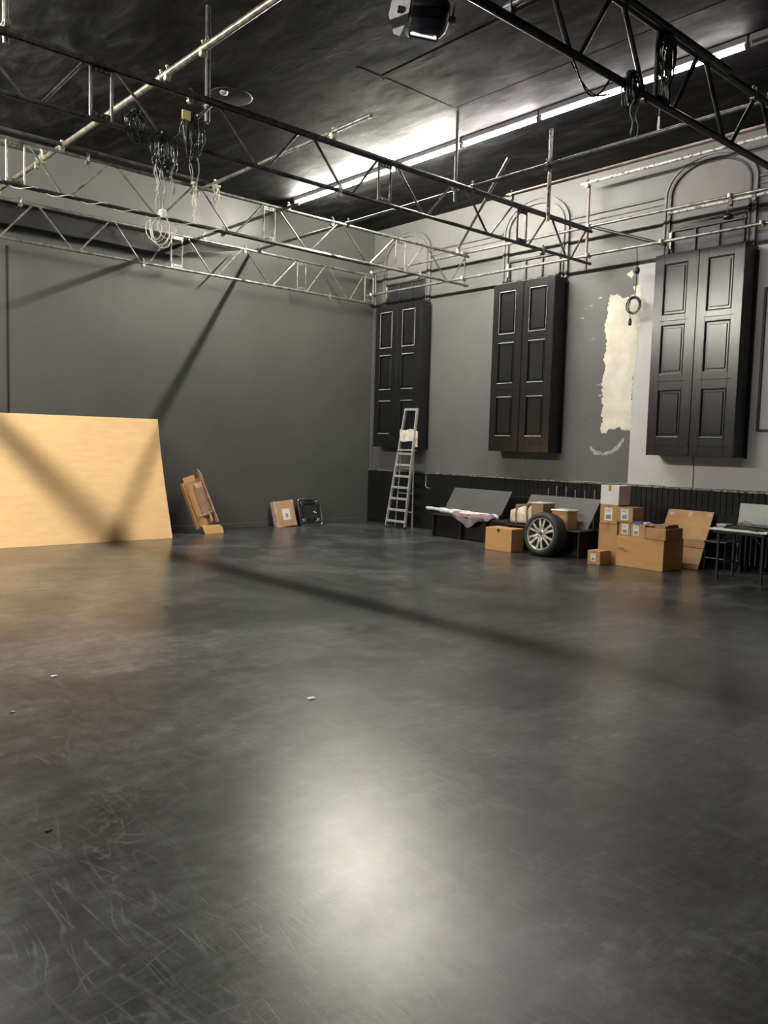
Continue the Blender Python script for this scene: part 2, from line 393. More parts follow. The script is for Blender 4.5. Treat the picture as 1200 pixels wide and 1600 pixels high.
# window arches above the shutters
def arch(idx, y0, y1, zs=5.86, za=6.40, zb=4.86, dark=False):
    yc = (y0+y1)/2; rw = (y1-y0)/2; rz = za-zs
    def ring(k, steps=24):
        return [(yc+(rw-k)*math.cos(PI*i/steps), zs+(rz-k)*math.sin(PI*i/steps)) for i in range(steps+1)]
    def band(k0, k1, d, mbx):
        a = ring(k0); b = ring(k1)
        a = [(a[0][0], zb)]+a+[(a[-1][0], zb)]; b = [(b[0][0], zb)]+b+[(b[-1][0], zb)]
        n = len(a); vs = [(XW-d0, p[0], p[1]) for d0 in (0, d) for p in a] + [(XW-d0, p[0], p[1]) for d0 in (0, d) for p in b]
        fs = []
        for i in range(n-1):
            fs += [(i, i+1, n+i+1, n+i), (2*n+i, 3*n+i, 3*n+i+1, 2*n+i+1), (n+i, n+i+1, 3*n+i+1, 3*n+i), (i, 2*n+i, 2*n+i+1, i+1)]
        fs += [(0, n, 3*n, 2*n), (n-1, 3*n-1, 4*n-1, 2*n-1)]
        mbx.add(vs, fs)
    inner = ring(.12)
    pan = [(XW, inner[0][0], zb)]+[(XW, p[0], p[1]) for p in inner]+[(XW, inner[-1][0], zb)]
    w = struct(MB().prism(pan, (-.012, 0, 0)).build('window_%d' % idx, 'arch_board'))
    m1 = MB(); band(0, .035, .05, m1); m1.build('outer_moulding', 'moulding', w)
    m2 = MB(); band(.035, .09, .028, m2); m2.build('arch_face', 'moulding', w)
    m3 = MB(); band(.09, .12, .055, m3); m3.build('inner_moulding', 'black_matt' if dark else 'moulding', w)
    # dark transom and the window bars showing over the shutter
    a, c = yc-rw+.13, yc+rw-.13
    MB().bbox(XW-.05, XW-.012, a, c, 5.29, 5.33, .006).build('transom', 'black_matt', w)
    MB().box(XW-.02, XW-.0125, a+.02, c-.02, 4.86, 5.28).build('dark_pane', 'black_matt' if idx != 2 else 'moulding', w)
    for k in range(4):
        yy = a+.04+(c-a-.08)*k/3
        MB().bbox(XW-.05, XW-.02, yy-.016, yy+.016, 4.86, 5.29, .004).build('glazing_bar', 'black_matt', w)
    # rough torn board edge resting on the transom
    rg = [(c-.02, 5.335), (a+.02, 5.335)] + [(a+.02+(c-a-.04)*t/14, 5.375+.02*noise.noise(Vector((t*.9, idx*3., 0)))) for t in range(15)]
    MB().prism([(XW-.013, p[0], p[1]) for p in rg], (-.02, 0, 0)).build('torn_edge', 'moulding' if not dark else 'black_matt', w)
    # small hinge block
    MB().bbox(XW-.09, XW-.05, c-.05, c, 5.18, 5.28, .006).bbox(XW-.085, XW-.05, c-.045, c-.01, 5.02, 5.14, .004).build('catch', 'galv', w)
    return w
arch(1, 12.48, 13.98)
arch(2, 8.99, 10.49)
arch(3, 5.64, 7.14, dark=True)

# ------------------------------------------------------------------ shutters
def shutter(y0, y1, x, z0, z1, label, splinter=False, dark=False):
    t = thing('window_shutter', label, 'shutter', (XW, (y0+y1)/2, z0), 'boxed window shutters on the right wall')
    fx = x+.045
    MB().bbox(fx, XW-.002, y0+.0, y0+.03, z0, z1, .004).build('side_board', 'black_matt', t)
    MB().bbox(fx, XW-.002, y1-.03, y1, z0, z1, .004).build('side_board', 'black_matt', t)
    MB().bbox(fx, XW-.002, y0+.03, y1-.03, z1-.03, z1, .004).build('top_board', 'black_matt', t)
    MB().bbox(fx, XW-.002, y0+.03, y1-.03, z0, z0+.03, .004).build('bottom_board', 'black_matt', t)
    MB().bbox(XW-.03, XW, y0-.035, y0, z0-.02, z1-.06, .004).build('wall_batten', 'black_gloss', t)
    ym = (y0+y1)/2; H = z1-z0
    for side, (a, c) in enumerate(((ym+.006, y1), (y0, ym-.006))):       # far leaf, near leaf
        W_ = c-a
        pa, pc = (a+.22*W_, a+.78*W_)
        zr = [(z1-.30*H, z1-.048*H), (z1-.594*H, z1-.35*H), (z1-.908*H, z1-.672*H)]
        lf = MB()
        lf.bbox(x, fx, a, pa, z0, z1, .003); lf.bbox(x, fx, pc, c, z0, z1, .003)
        zz = [z1]+[q for z in zr for q in (z[1], z[0])]+[z0]
        for k in range(0, 8, 2): lf.bbox(x+.001, fx, pa-.002, pc+.002, zz[k+1], zz[k], .003)
        leaf = lf.build('shutter_leaf', 'black_gloss', t)
        for (q0, q1) in zr:
            p = MB(); p.box(fx-.02, fx-.004, pa-.002, pc+.002, q0-.002, q1+.002)
            p.bbox(x+.010, fx-.02, pa+.05, pc-.05, q0+.05, q1-.05, .008)     # raised field
            p.build('panel', 'black_gloss', leaf)
            ml = MB(); e = .014
            for (u0, u1, w0, w1) in ((pa, pc, q1-e, q1), (pa, pc, q0, q0+e), (pa, pa+e, q0+e, q1-e), (pc-e, pc, q0+e, q1-e)):
                ml.bbox(x-.006, fx-.02, u0, u1, w0, w1, .005)
            ml.build('panel_moulding', 'black_void' if dark else 'black_gloss', leaf)
            # pale line on the top and bottom bead
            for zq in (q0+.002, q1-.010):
                if not dark: MB().bbox(x-.012, x-.004, pa+.01, pc-.01, zq-.002, zq+.012, .002).build('pale_bead', 'edge', leaf)
            if dark and q0 < 3.0: MB().bbox(x-.010, x-.004, pa+.01, pc-.01, q0, q0+.010, .002).build('pale_bead', 'edge', leaf)
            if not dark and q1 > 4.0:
                for yq in (pa+.002, pc-.008): MB().bbox(x-.010, x-.004, yq, yq+.006, q0+.01, q1-.01, .002).build('pale_bead', 'edge', leaf)
        MB().bbox(x-.006, x+.002, pa-.05, pc+.04, z0+.048*H, z0+.048*H+.010, .003).build('bead_strip', 'black_gloss', leaf)
        MB().bbox(x-.006, x+.002, pa-.05, pc+.04, z1-.33*H, z1-.33*H+.010, .003).build('bead_strip', 'black_gloss', leaf)
        MB().bbox(x-.006, x+.002, pa-.05, pc+.04, z1-.63*H, z1-.63*H+.010, .003).build('bead_strip', 'black_gloss', leaf)
    MB().bbox(x-.012, x+.01, ym-.018, ym+.018, z0+.01, z1-.01, .006).build('meeting_bead', 'black_gloss', t)
    MB().lathe([(0, -.02), (.012, -.02), (.016, -.008), (.008, 0)], (x-.012, ym, z0+.18), 'x', 10).build('knob', 'dark_metal', t)
    if splinter:
        rg = [(y0, z1)]+[(y0+(y1-y0)*k/22, z1+.018+.022*noise.noise(Vector((k*.8, 4, 0)))) for k in range(23)]+[(y1, z1)]
        MB().prism([(x+.004, p[0], p[1]-.012) for p in rg], (.03, 0, 0)).build('splintered_edge', 'wood_raw', t)
    return t
shutter(12.46, 13.87, 12.02, 1.735, 4.81, 'black panelled double shutter in the far corner behind the stepladder')
shutter(9.00, 10.41, 11.96, 1.71, 4.84, 'black panelled double shutter in the middle with a splintered pale top edge', True)
shutter(5.60, 7.03, 11.92, 1.72, 4.86, 'black panelled double shutter nearest the camera, on the pale painted wall', dark=True)

# black framed board at the picture's right edge
fr = thing('framed_panel', 'black framed pale panel at the far right edge beside the near shutter', 'frame', (XW, 4.8, 2.12))
MB().box(XW-.02, XW-.004, 4.2, 5.42, 2.15, 4.2).build('board', 'white_wall', fr)
for (a, c, z0, z1) in ((5.41, 5.45, 2.12, 4.24), (4.17, 4.21, 2.12, 4.24), (4.21, 5.41, 2.12, 2.15), (4.21, 5.41, 4.21, 4.24)):
    MB().bbox(XW-.045, XW-.003, a, c, z0, z1, .004).build('frame_bar', 'black_matt', fr)

# ------------------------------------------------------------------ fluorescent rows
def batten(x, y0, y1, m, label, group, CZ=CZ):
    t = thing('fluorescent_batten', label, 'light', (x, (y0+y1)/2, CZ), group)
    if CZ < 6.5:
        for yy in (y0+.25, y1-.25): MB().tube((x, yy, CZ), (x, yy, 6.58), .006, 6).build('suspension_rod', 'housing', t)
    MB().bbox(x-.03, x+.03, y0+.01, y1-.01, CZ-.075, CZ, .006).build('housing', 'housing', t)
    MB().tube((x, y0+.05, CZ-.12), (x, y1-.05, CZ-.12), .019, 16).build('tube', m, t)
    for yy in (y0+.035, y1-.035):
        MB().bbox(x-.017, x+.017, yy-.014, yy+.014, CZ-.14, CZ-.075, .004).build('lamp_holder', 'housing', t)
names = ['far end of the lit ceiling line, nearest the back wall', 'second lit tube from the back wall', 'third lit tube, where a black truss chord crosses it',
         'fourth lit tube from the back wall, beside the steel hanger', 'fifth lit tube, ending behind the black truss cables', 'nearest lit tube, at the top right corner']
for k in range(6):
    y1 = 13.60-1.5*k
    batten(9.57, y1-1.5, y1, 'tube%d' % k, 'fluorescent ceiling batten, '+names[k], 'fluorescent battens in a line on the ceiling')
for k in range(2):
    y1 = 4.6-1.5*k
    batten(9.57, y1-1.5, y1, 'housing', 'unlit fluorescent batten continuing the ceiling line, '+('next to the lit ones' if k == 0 else 'the last one'), 'fluorescent battens in a line on the ceiling')
row2 = ['touching the back wall', 'second from the back wall', 'third from the back wall', 'fourth from the back wall', 'fifth from the back wall', 'sixth from the back wall', 'closest to the camera end']
for k in range(7):
    y1 = 13.60-1.5*k
    batten(.82, y1-1.5, y1, 'tube_row2' if k < 3 else 'tube_row2b', 'suspended fluorescent batten of the second row, room left, '+row2[k], 'second row of fluorescent battens', 6.02)

# ------------------------------------------------------------------ scaffold pipes and trusses
R = .0242
def coupler(mb, p, ax, ax2='z'):
    p = Vector(p); d = {'x': Vector((1, 0, 0)), 'y': Vector((0, 1, 0)), 'z': Vector((0, 0, 1))}
    a, b = d[ax], d[ax2]; c = a.cross(b)
    mb.tube(p-a*.028, p+a*.028, .036, 10)
    mb.tube(p+b*.02, p+b*.085, .011, 6)
    mb.tube(p+c*.03-b*.03, p+c*.03+b*.055, .014, 6)
    mb.tube(p+b*.062, p+b*.078, .02, 6)
    q = p-b*.045; mb.tube(q-c*.028, q+c*.028, .034, 8)
def pipe(p0, p1, m, label, coup=(), r=.0255, name='scaffold_pipe', cm='galv', group='scaffold pipes of the ceiling grid'):
    t = thing(name, label, 'pipe', p0, group)
    MB().tube(p0, p1, r, 14).build('tube', m, t)
    for (p, ax, ax2) in coup:
        c = MB(); coupler(c, p, ax, ax2); c.build('coupler', cm, t)
    return t
pipe((4.15, -1.5, 5.60), (4.15, 14.25, 5.60), 'cream_tube', 'long pale scaffold pipe running up to the top left over the trusses',
     [((4.15, 8.40, 5.60), 'y', 'z'), ((4.15, 8.25, 5.60), 'y', 'z'), ((4.15, 11.25, 5.6), 'y', 'z'), ((4.15, 11.95, 5.6), 'y', 'z'), ((4.15, 12.2, 5.6), 'y', 'z'), ((4.15, 13.95, 5.6), 'y', 'z'), ((4.15, 7.5, 5.6), 'y', 'z')], cm='brass', r=.034)
pipe((6.45, 7.63, 5.65), (6.45, 11.98, 5.65), 'galv', 'short pale scaffold pipe with free ends crossing under the dark ceiling',
     [((6.45, 8.36, 5.62), 'y', 'z'), ((6.45, 11.25, 5.62), 'y', 'z')], cm='brass')
pipe((7.80, 10.95, 5.575), (7.80, 14.3, 5.575), 'galv_dark', 'dull scaffold pipe from the middle truss to the back wall',
     [((7.80, 11.25, 5.575), 'y', 'z'), ((7.80, 14.0, 5.575), 'y', 'z')])
pipe((1.24, 1.0, 5.40), (1.24, 14.25, 5.40), 'galv', 'long scaffold pipe under the second row of battens, left of the picture')
pipe((9.05, 2.5, 5.568), (9.05, 14.28, 5.568), 'galv_dark', 'long dark scaffold pipe just below and parallel to the lit ceiling line',
     [((9.05, q, 5.568), 'y', 'z') for q in (8.36, 11.25, 14.0, 7.02, 4.1)])
pipe((9.95, 2.0, 5.66), (9.95, 8.47, 5.66), 'brown_tube', 'reddish brown scaffold pipe above the chipped white one, upper right', [((9.95, 8.38, 5.64), 'y', 'z'), ((9.95, 4.1, 5.62), 'y', 'z')])
pipe((11.97, 2.0, 6.30), (11.97, 8.54, 6.30), 'chipped', 'chipped white scaffold pipe high along the right wall', [((11.97, 8.42, 6.3), 'y', 'z')])
pipe((12.0, 2.0, 5.09), (12.0, 14.22, 5.09), 'galv', 'lower pale scaffold pipe along the right wall above the shutters',
     [((12.0, y_, 5.09), 'y', 'x') for y_ in (14.0, 11.25, 8.36, 6.98, 5.4)], cm='brass')
pipe((12.0, 2.0, 5.572), (12.0, 14.25, 5.572), 'galv', 'upper pale scaffold pipe along the right wall above the shutters',
     [((12.0, y_, 5.572), 'y', 'x') for y_ in (14.0, 11.25, 8.36, 5.9)], cm='brass')
pipe((12.0, 2.0, 5.51), (12.0, 6.9, 5.51), 'chipped', 'chipped pale pipe clamped under the upper wall pipe, right edge', [((12.0, 5.9, 5.51), 'y', 'z'), ((12, 5.55, 5.51), 'y', 'z')], cm='galv_dark')
pipe((12.03, 8.42, 5.60), (12.03, 6.93, 5.04), 'black_tube', 'black diagonal brace pipe between the two right wall pipes')
pipe((8.70, 7.39, 5.67), (11.86, 11.29, 5.64), 'galv_dark', 'horizontal diagonal brace pipe from the middle truss end towards the lit line',
     [((11.83, 11.25, 5.61), 'y', 'z')], cm='brass')
pipe((1.5, 11.93, 5.66), (4.25, 11.93, 5.66), 'galv_dark', 'thin dull pipe behind the middle truss at the left edge', [((4.12, 11.93, 5.64), 'x', 'z')], cm='brass')
pipe((4.80, 2.0, 5.06), (4.80, 4.20, 5.0), 'galv', 'scuffed pipe stub at the top resting on the near black truss', [((4.8, 4.12, 5.0), 'y', 'z')])
# hangers and standards
pipe((2.60, 8.46, 5.45), (2.60, 8.46, CZ), 'galv', 'steel hanger dropping from the ceiling at the top left corner', [((2.6, 8.46, 5.62), 'z', 'y')], cm='cream_tube', r=.03)
pipe((4.75, 8.47, 5.33), (4.75, 8.47, CZ), 'galv_dark', 'steel hanger from the ceiling beside the round ceiling plate', [((4.75, 8.47, 5.52), 'z', 'y'), ((4.75, 8.47, 6.2), 'z', 'y')], r=.03)
pipe((4.79, 8.53, 5.33), (4.79, 8.53, CZ), 'galv_dark', 'thin rod beside the hanger next to the round ceiling plate', r=.010)
pipe((8.80, 8.47, 5.32), (8.80, 8.47, CZ), 'galv_dark', 'steel hanger from the ceiling beside the lit tubes', [((8.8, 8.47, 5.53), 'z', 'y')])
pipe((9.11, 7.02, 4.85), (9.11, 7.02, 6.05), 'chipped', 'chipped free standing upright pipe clamped to the long dark pipe', [((9.11, 7.02, 5.57), 'z', 'y')])
pipe((12.045, 8.43, 4.86), (12.045, 8.43, 6.28), 'brown_tube', 'upright pipe joining the right wall pipes to the chipped white one')
pipe((12.06, 11.285, 4.93), (12.06, 11.285, 5.6), 'galv_dark', 'short upright pipe at the right end of the middle truss', r=.017)
pipe((12.06, 13.965, 4.87), (12.06, 13.965, 5.56), 'galv_dark', 'short upright pipe at the corner end of the back truss', r=.017)

def truss(y, zt, zb, x0, x1, diags, frames, m, label, lat='galv', extra=(), R=.026, rb=.0145):
    t = thing('lattice_truss', label, 'truss', (x0, y, zb), 'lattice trusses under the ceiling')
    MB().tube((x0, y, zt), (x1, y, zt), R, 14).build('top_chord', m, t)
    MB().tube((x0, y, zb), (x1, y, zb), R, 14).build('bottom_chord', m, t)
    for (xa, xb, up) in diags:
        za, zc = (zb+.02, zt-.02) if up else (zt-.02, zb+.02)
        MB().tube((xa, y, za), (xb, y, zc), rb, 8).build('lattice_bar', lat, t)
    for (xa, xb) in frames:
        for xx in (xa, xb): MB().tube((xx, y, zb+.02), (xx, y, zt-.02), rb, 8).build('upright', lat, t)
        for zz in (zt-.05, zb+.05):
            pl = MB().bbox(xa, xb, y-.006, y+.006, zz-.03, zz+.03, .002).build('splice_plate', m, t)
            bb = MB()
            for k in range(3):
                xx = xa+(xb-xa)*(k+1)/4
                bb.tube((xx, y-.022, zz), (xx, y+.022, zz), .014, 6)
            bb.build('bolt_row', 'galv', pl)
    for k in range(int((x1-x0)/2.1)):
        c = MB(); coupler(c, (x0+1.0+k*2.1, y, zt if k % 2 else zb), 'x', 'z'); c.build('clamp', 'galv', t)
    for (p, q, mm) in extra:
        MB().tube(p, q, R, 14).build('doubling_tube', mm, t)
    return t
per = [(0, .5, 0), (.65, 1.15, 1)]
def cyc(xs_, y0=None):
    out = []
    for a, b, u in xs_: out.append((a, b, u))
    return out
truss(8.40, 5.515, 4.975, 1.4, 12.13,
      [(1.65, 2.1, 1), (2.2, 2.75, 0), (2.92, 3.32, 1), (3.68, 4.18, 0), (4.3, 4.76, 1), (4.88, 5.37, 0), (5.51, 5.94, 1), (6.2, 6.65, 0), (6.83, 7.22, 1), (7.6, 8.08, 0), (8.18, 8.63, 1), (8.98, 9.43, 0), (9.53, 10.0, 1), (10.44, 10.85, 1), (11.02, 11.41, 0), (11.58, 11.95, 1)],
      [(3.39, 3.61), (7.26, 7.47), (10.14, 10.36)], 'worn_tube', 'black lattice truss crossing from the top left corner to the shutters', 'galv_dark',
      [((1.4, 8.33, 5.515), (11.9, 8.33, 5.515), 'worn_tube')], rb=.017)
truss(11.25, 5.525, 4.965, 1.4, 12.13,
      [(2.1, 2.6, 0), (2.75, 3.35, 1), (3.73, 4.14, 0), (4.26, 4.78, 1), (4.91, 5.48, 0), (5.58, 6.07, 1), (6.23, 6.70, 0), (6.83, 7.31, 1), (7.6, 8.15, 0), (8.27, 8.81, 1), (8.95, 9.48, 0), (9.58, 10.13, 1), (10.43, 10.87, 1), (10.98, 11.51, 0), (11.64, 12.03, 1)],
      [(3.45, 3.67), (7.33, 7.54), (10.18, 10.41)], 'galv', 'silver lattice truss in the middle, with white rope looped over it', 'galv',
      [((1.4, 11.17, 5.60), (6.3, 11.17, 5.60), 'galv_dark'), ((1.4, 11.18, 4.955), (9.5, 11.18, 4.93), 'black_tube')])
truss(14.0, 5.50, 4.895, 1.4, 12.13,
      [(2.9, 3.3, 1), (3.5, 4.05, 0), (4.19, 4.68, 1), (4.8, 5.32, 0), (5.46, 5.96, 1), (6.08, 6.53, 0), (6.71, 7.12, 1), (7.48, 7.96, 0), (8.1, 8.62, 1), (8.75, 9.26, 0), (9.37, 9.93, 1), (10.21, 10.65, 1), (10.77, 11.26, 0), (11.37, 11.74, 1)],
      [(7.14, 7.36), (9.96, 10.17), (11.78, 12.02)], 'galv', 'silver lattice truss furthest back, close against the charcoal back wall')
truss(4.10, 5.53, 4.90, 1.4, 12.2,
      [(4.1, 4.5, 1), (5.1, 5.5, 0), (5.64, 6.04, 1), (6.24, 6.6, 0), (7.12, 7.5, 1), (7.68, 8.10, 0), (8.27, 8.74, 1), (8.9, 9.4, 0), (9.5, 9.95, 1)],
      [(6.80, 7.02)], 'black_tube', 'black lattice truss nearest the camera at the top right', 'black_tube',
      [((5.2, 4.03, 5.52), (8.0, 4.03, 5.52), 'black_tube')], R=.034, rb=.022)

bc = MB(); e = [(1.3, 5.50), (8.7, 5.50), (8.1, 5.36), (7.5, 5.25)]+[(7.4-.4*k, 5.15+.012*math.sin(k*2.1)) for k in range(16)]  # added black strip, cut to the outline of the shadow band on the back wall
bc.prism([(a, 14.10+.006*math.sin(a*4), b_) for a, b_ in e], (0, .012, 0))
tag(bc.build('shadow_strip', 'black_void'), 'narrow black strip standing in for the wall shadow behind the top chord of the back truss', 'cloth')
# ------------------------------------------------------------------ cables and ropes on the trusses
def loop(c, w, h, sx, k, n=14, ydir=False):
    pts = []
    for i in range(n):
        a = 2*PI*i/n; u = w*math.cos(a)+rnd.uniform(-.012, .012); v = h*math.sin(a)
        pts.append((c[0]+(u*.35 if ydir else u*sx), c[1]+(u if ydir else u*k), c[2]+v+rnd.uniform(-.01, .01)))
    return pts
def bundle(label, c, n, w, h, strands=0, m='cable', name='cable_bundle', r=.007, tag_yellow=False, cat='cable'):
    t = thing(name, label, cat, c, None)
    mb = MB()
    for i in range(n):
        ww = w*rnd.uniform(.5, 1.1); hh = h*rnd.uniform(.6, 1.1)
        cc = (c[0]+rnd.uniform(-w, w)*.45, c[1]+rnd.uniform(-.06, .06), c[2]-hh*.65+rnd.uniform(-.03, .03))
        mb.poly(loop(cc, ww*.6, hh*.55, 1, rnd.uniform(-.6, .6)), r, 5, True)
    mb.build('coiled_cable', m, t)
    if strands:
        ms = MB()
        for i in range(strands):
            x = c[0]+rnd.uniform(-w, w)*.6; y = c[1]+rnd.uniform(-.05, .05); L = h*rnd.uniform(1.2, 2.1); z = c[2]-h*.3
            ph = rnd.uniform(0, 6)
            ms.poly([(x+.018*math.sin(ph+k*1.3), y+.01*math.sin(k*2+ph), z-L*k/8) for k in range(9)], r*.9, 5)
        ms.build('cable_tail', 'cable_grey' if m == 'cable' else m, t)
    kn = MB(); kn.lathe([(0, -.05), (w*.25, -.045), (w*.32, 0), (w*.22, .05), (0, .055)], c, 'x', 10); jitter(kn, .02, 3, 9)
    kn.build('knot', m, t)
    if tag_yellow: MB().bbox(c[0]-.16, c[0]-.06, c[1]-.07, c[1]-.05, c[2]-.10, c[2]+.0, .004).build('tag', 'yellow', t, 'pale yellow tag')
    return t
bundle('black cable bundle on the left truss beside the splice uprights', (3.86, 8.38, 5.17), 13, .16, .28)
bundle('black cable bundle with long dangling grey ends over the silver truss', (4.18, 8.38, 5.02), 16, .17, .34, 9)
bundle('black cable coil with a pale yellow tag, hung from the left truss', (4.50, 8.34, 5.30), 14, .13, .40, 3, tag_yellow=True)
bundle('black cable bundle stuffed in the near truss in front of the light', (6.91, 4.08, 5.48), 16, .13, .30, 4)
bundle('black cable coil under the near black truss chord', (6.35, 4.06, 4.98), 11, .12, .24, 3)
bundle('loops of white rope knotted on the middle silver truss', (5.57, 11.2, 5.0), 5, .26, .42, 0, 'rope', 'rope', .008, cat='rope')
bundle('pale rope hanging loosely to the right of the knotted loops', (6.08, 11.2, 5.55), 2, .10, .3, 4, 'rope', 'rope', .007, cat='rope')
bundle('pale rope tied where the short pipe crosses the middle truss', (6.47, 11.22, 5.60), 3, .07, .16, 3, 'rope', 'rope', .009, cat='rope')
# cable wound along the lower tube of the middle truss
mb = MB().poly([(1.5+k*.08, 11.15+.03*math.sin(k*1.1), 4.93+.032*math.cos(k*1.1)) for k in range(66)], .008, 5)
tag(mb.build('wound_cable', 'rope'), 'pale cord wound along the lower tube of the middle truss', 'rope')
# sagging cable off the near truss
mb = MB().poly([(5.55+.045*k, 4.1, 4.88-.22*math.sin(PI*k/12)) for k in range(13)], .008, 6)
mb.poly([(5.58+.05*k, 4.14, 4.87-.12*math.sin(PI*k/12)-.006*k) for k in range(13)], .006, 6)
tag(mb.build('sagging_cable', 'cable'), 'black cable sagging from the near black truss', 'cable')
# cord switch hanging from the ceiling near the right
t = thing('pull_cord', 'pull cord hanging near the top right in front of the dark ceiling', 'cord', (9.9, 5.9, 6.0))
MB().tube((9.9, 5.9, CZ), (9.9, 5.9, 5.98), .005, 6).build('cord', 'cable', t)
MB().tube((9.9, 5.9, 6.12), (9.9, 5.9, 5.96), .014, 8, .02).build('cord_pull', 'galv', t)
# hanging cable coil on the right wall
t = thing('hanging_cable', 'coiled black cable hanging in front of the cream filler patch', 'cable', (12.05, 7.5, 5.0))
MB().poly([(12.0, 7.43, 5.06), (12.05, 7.44, 4.9), (12.15, 7.5, 4.72), (12.2, 7.53, 4.5), (12.2, 7.545, 4.33)], .007, 6).build('lead', 'cable', t)
mb = MB()
for k in range(6):
    mb.poly([(12.2+.006*(k-3), 7.55+(.14-.008*k)*math.cos(a*PI/10)+.008*(k % 3), 4.19+(.145-.006*k)*math.sin(a*PI/10)) for a in range(20)], .008, 6, True)
mb.build('coil', 'cable', t)
MB().poly([(12.2, 7.62, 4.3), (12.19, 7.63, 4.1), (12.2, 7.61, 3.98)], .006, 6).build('tail', 'cable', t)
MB().lathe([(0, .07), (.02, .06), (.03, 0), (.028, -.05), (0, -.06)], (12.2, 7.61, 3.92), 'z', 10).build('plug', 'cable', t)
MB().lathe([(0, .06), (.03, .05), (.045, 0), (.03, -.05), (0, -.06)], (12.15, 7.49, 4.74), 'z', 10).build('socket', 'cable', t)
# pendant disc hung under the upper right pipe
t = thing('pendant_fitting', 'small black disc hanging by two cords under the right wall pipes', 'fitting', (12.0, 5.9, 5.28))
MB().lathe([(0, .04), (.06, .035), (.075, .0), (.07, -.03), (0, -.035)], (12.0, 5.92, 5.28), 'z', 18).build('disc', 'black_gloss', t)
MB().poly([(12, 5.93, 5.5), (12.01, 5.95, 5.4), (12, 5.93, 5.31)], .005, 5).poly([(12, 5.88, 5.5), (12, 5.87, 5.4), (12, 5.9, 5.31)], .005, 5).build('cord', 'cable', t)
# wall wires
def wire(label, pts, m='cable_grey', r=.006):
    return tag(MB().poly(pts, r, 6).build('wall_wire', m), label, 'wire', 'thin wires on the right wall')
wire('thin pale wire running down from the middle shutter to the dado rail', [(XW-.005, 9.84, 1.71), (XW-.005, 9.83, 1.5), (XW-.007, 9.82, 1.21)])
wire('thin dark wire running down from the near shutter to the dado rail', [(XW-.009, 6.43, 1.72), (XW-.009, 6.41, 1.5), (XW-.012, 6.40, 1.21)], 'cable')
wire('short L shaped white conduit on the dado right of the stepladder', [(XW-.036, 12.42, 1.19), (XW-.036, 12.43, .93), (XW-.05, 12.38, .89), (XW-.05, 12.28, .88)], 'alu')
wire('vertical pale cable in the room corner beside the far shutter', [(XW-.015, 14.25, 4.85), (XW-.015, 14.26, 3.0), (XW-.015, 14.25, 1.22)], 'galv_dark', .010)

# ceiling plate and stage lantern
t = thing('ceiling_plate', 'round black plate on the dark ceiling beside the hanger', 'plate', (6.18, 10.38, CZ))
MB().lathe([(0, -.012), (.29, -.011), (.31, -.006), (.31, 0)], (6.18, 10.38, CZ), 'z', 32).build('plate', 'black_void', t)
MB().lathe([(0, -.07), (.05, -.06), (.06, -.03)], (6.0, 10.25, CZ), 'z', 12).build('boss', 'lamp_grey', t)
def lantern():
    c = Vector((5.22, 5.46, 5.57)); g = thing('stage_lantern', 'dark drum shaped stage lantern at the top centre with a bright lower slit', 'lantern', (c.x, c.y, CZ))
    a = Vector((.74, -.64, -.16)).normalized(); q = a.to_track_quat('X', 'Z').to_matrix().to_4x4()
    mt = Matrix.Translation(c) @ q
    MB().lathe([(0, -.13), (.15, -.13), (.175, -.11), (.18, .0), (.178, .10), (.16, .16), (.11, .20), (.05, .215), (0, .22)], c, 'x', 32, q).build('body', 'navy', g)
    MB().bbox(-.10, .13, -.006, .004, -.184, -.172, .004, mt).build('light_opening', 'lamp_lit', g, 'bright lit slit')
    MB().bbox(-.12, .15, .015, .05, -.19, -.14, .004, mt).build('rear_lip', 'navy', g)
    for (x, ang, w) in ((-.15, 38, .62), (-.235, 52, 1.0)):
        pm = mt @ Matrix.Translation((x, .02, -.02)) @ Matrix.Rotation(math.radians(ang), 4, 'Z') @ Matrix.Rotation(math.radians(-12), 4, 'Y')
        pts = [(-.13, .12), (-.02, .17), (.09, .12), (.12, 0), (.05, -.16), (-.02, -.19), (-.10, -.06)]
        MB().prism([pm @ Vector((0, py*w, pz)) for py, pz in pts], pm.to_3x3() @ Vector((.006, 0, 0))).build('side_plate', 'lamp_grey', g, 'grey side plate')
    MB().tube(mt @ Vector((-.25, 0, 0)), mt @ Vector((-.12, 0, 0)), .03, 12).build('pivot', 'black_matt', g)
    MB().poly([mt @ Vector(p) for p in ((-.20, 0, -.02), (-.21, 0, .20), (-.10, 0, .30), (.12, 0, .30), (.24, 0, .20), (.24, 0, 0))], .012, 6).build('yoke', 'lamp_grey', g)
    MB().tube(mt @ Vector((-.17, 0, .10)), (c.x-.13, c.y+.11, CZ), .022, 10).build('drop_rod', 'lamp_grey', g)
    k = MB(); coupler(k, (c.x-.13, c.y+.11, c.z+.42), 'z', 'x'); k.build('hook_clamp', 'galv', g)
    MB().tube(mt @ Vector((.22, 0, 0)), mt @ Vector((.27, 0, 0)), .03, 10).build('knob', 'galv_dark', g)
lantern()

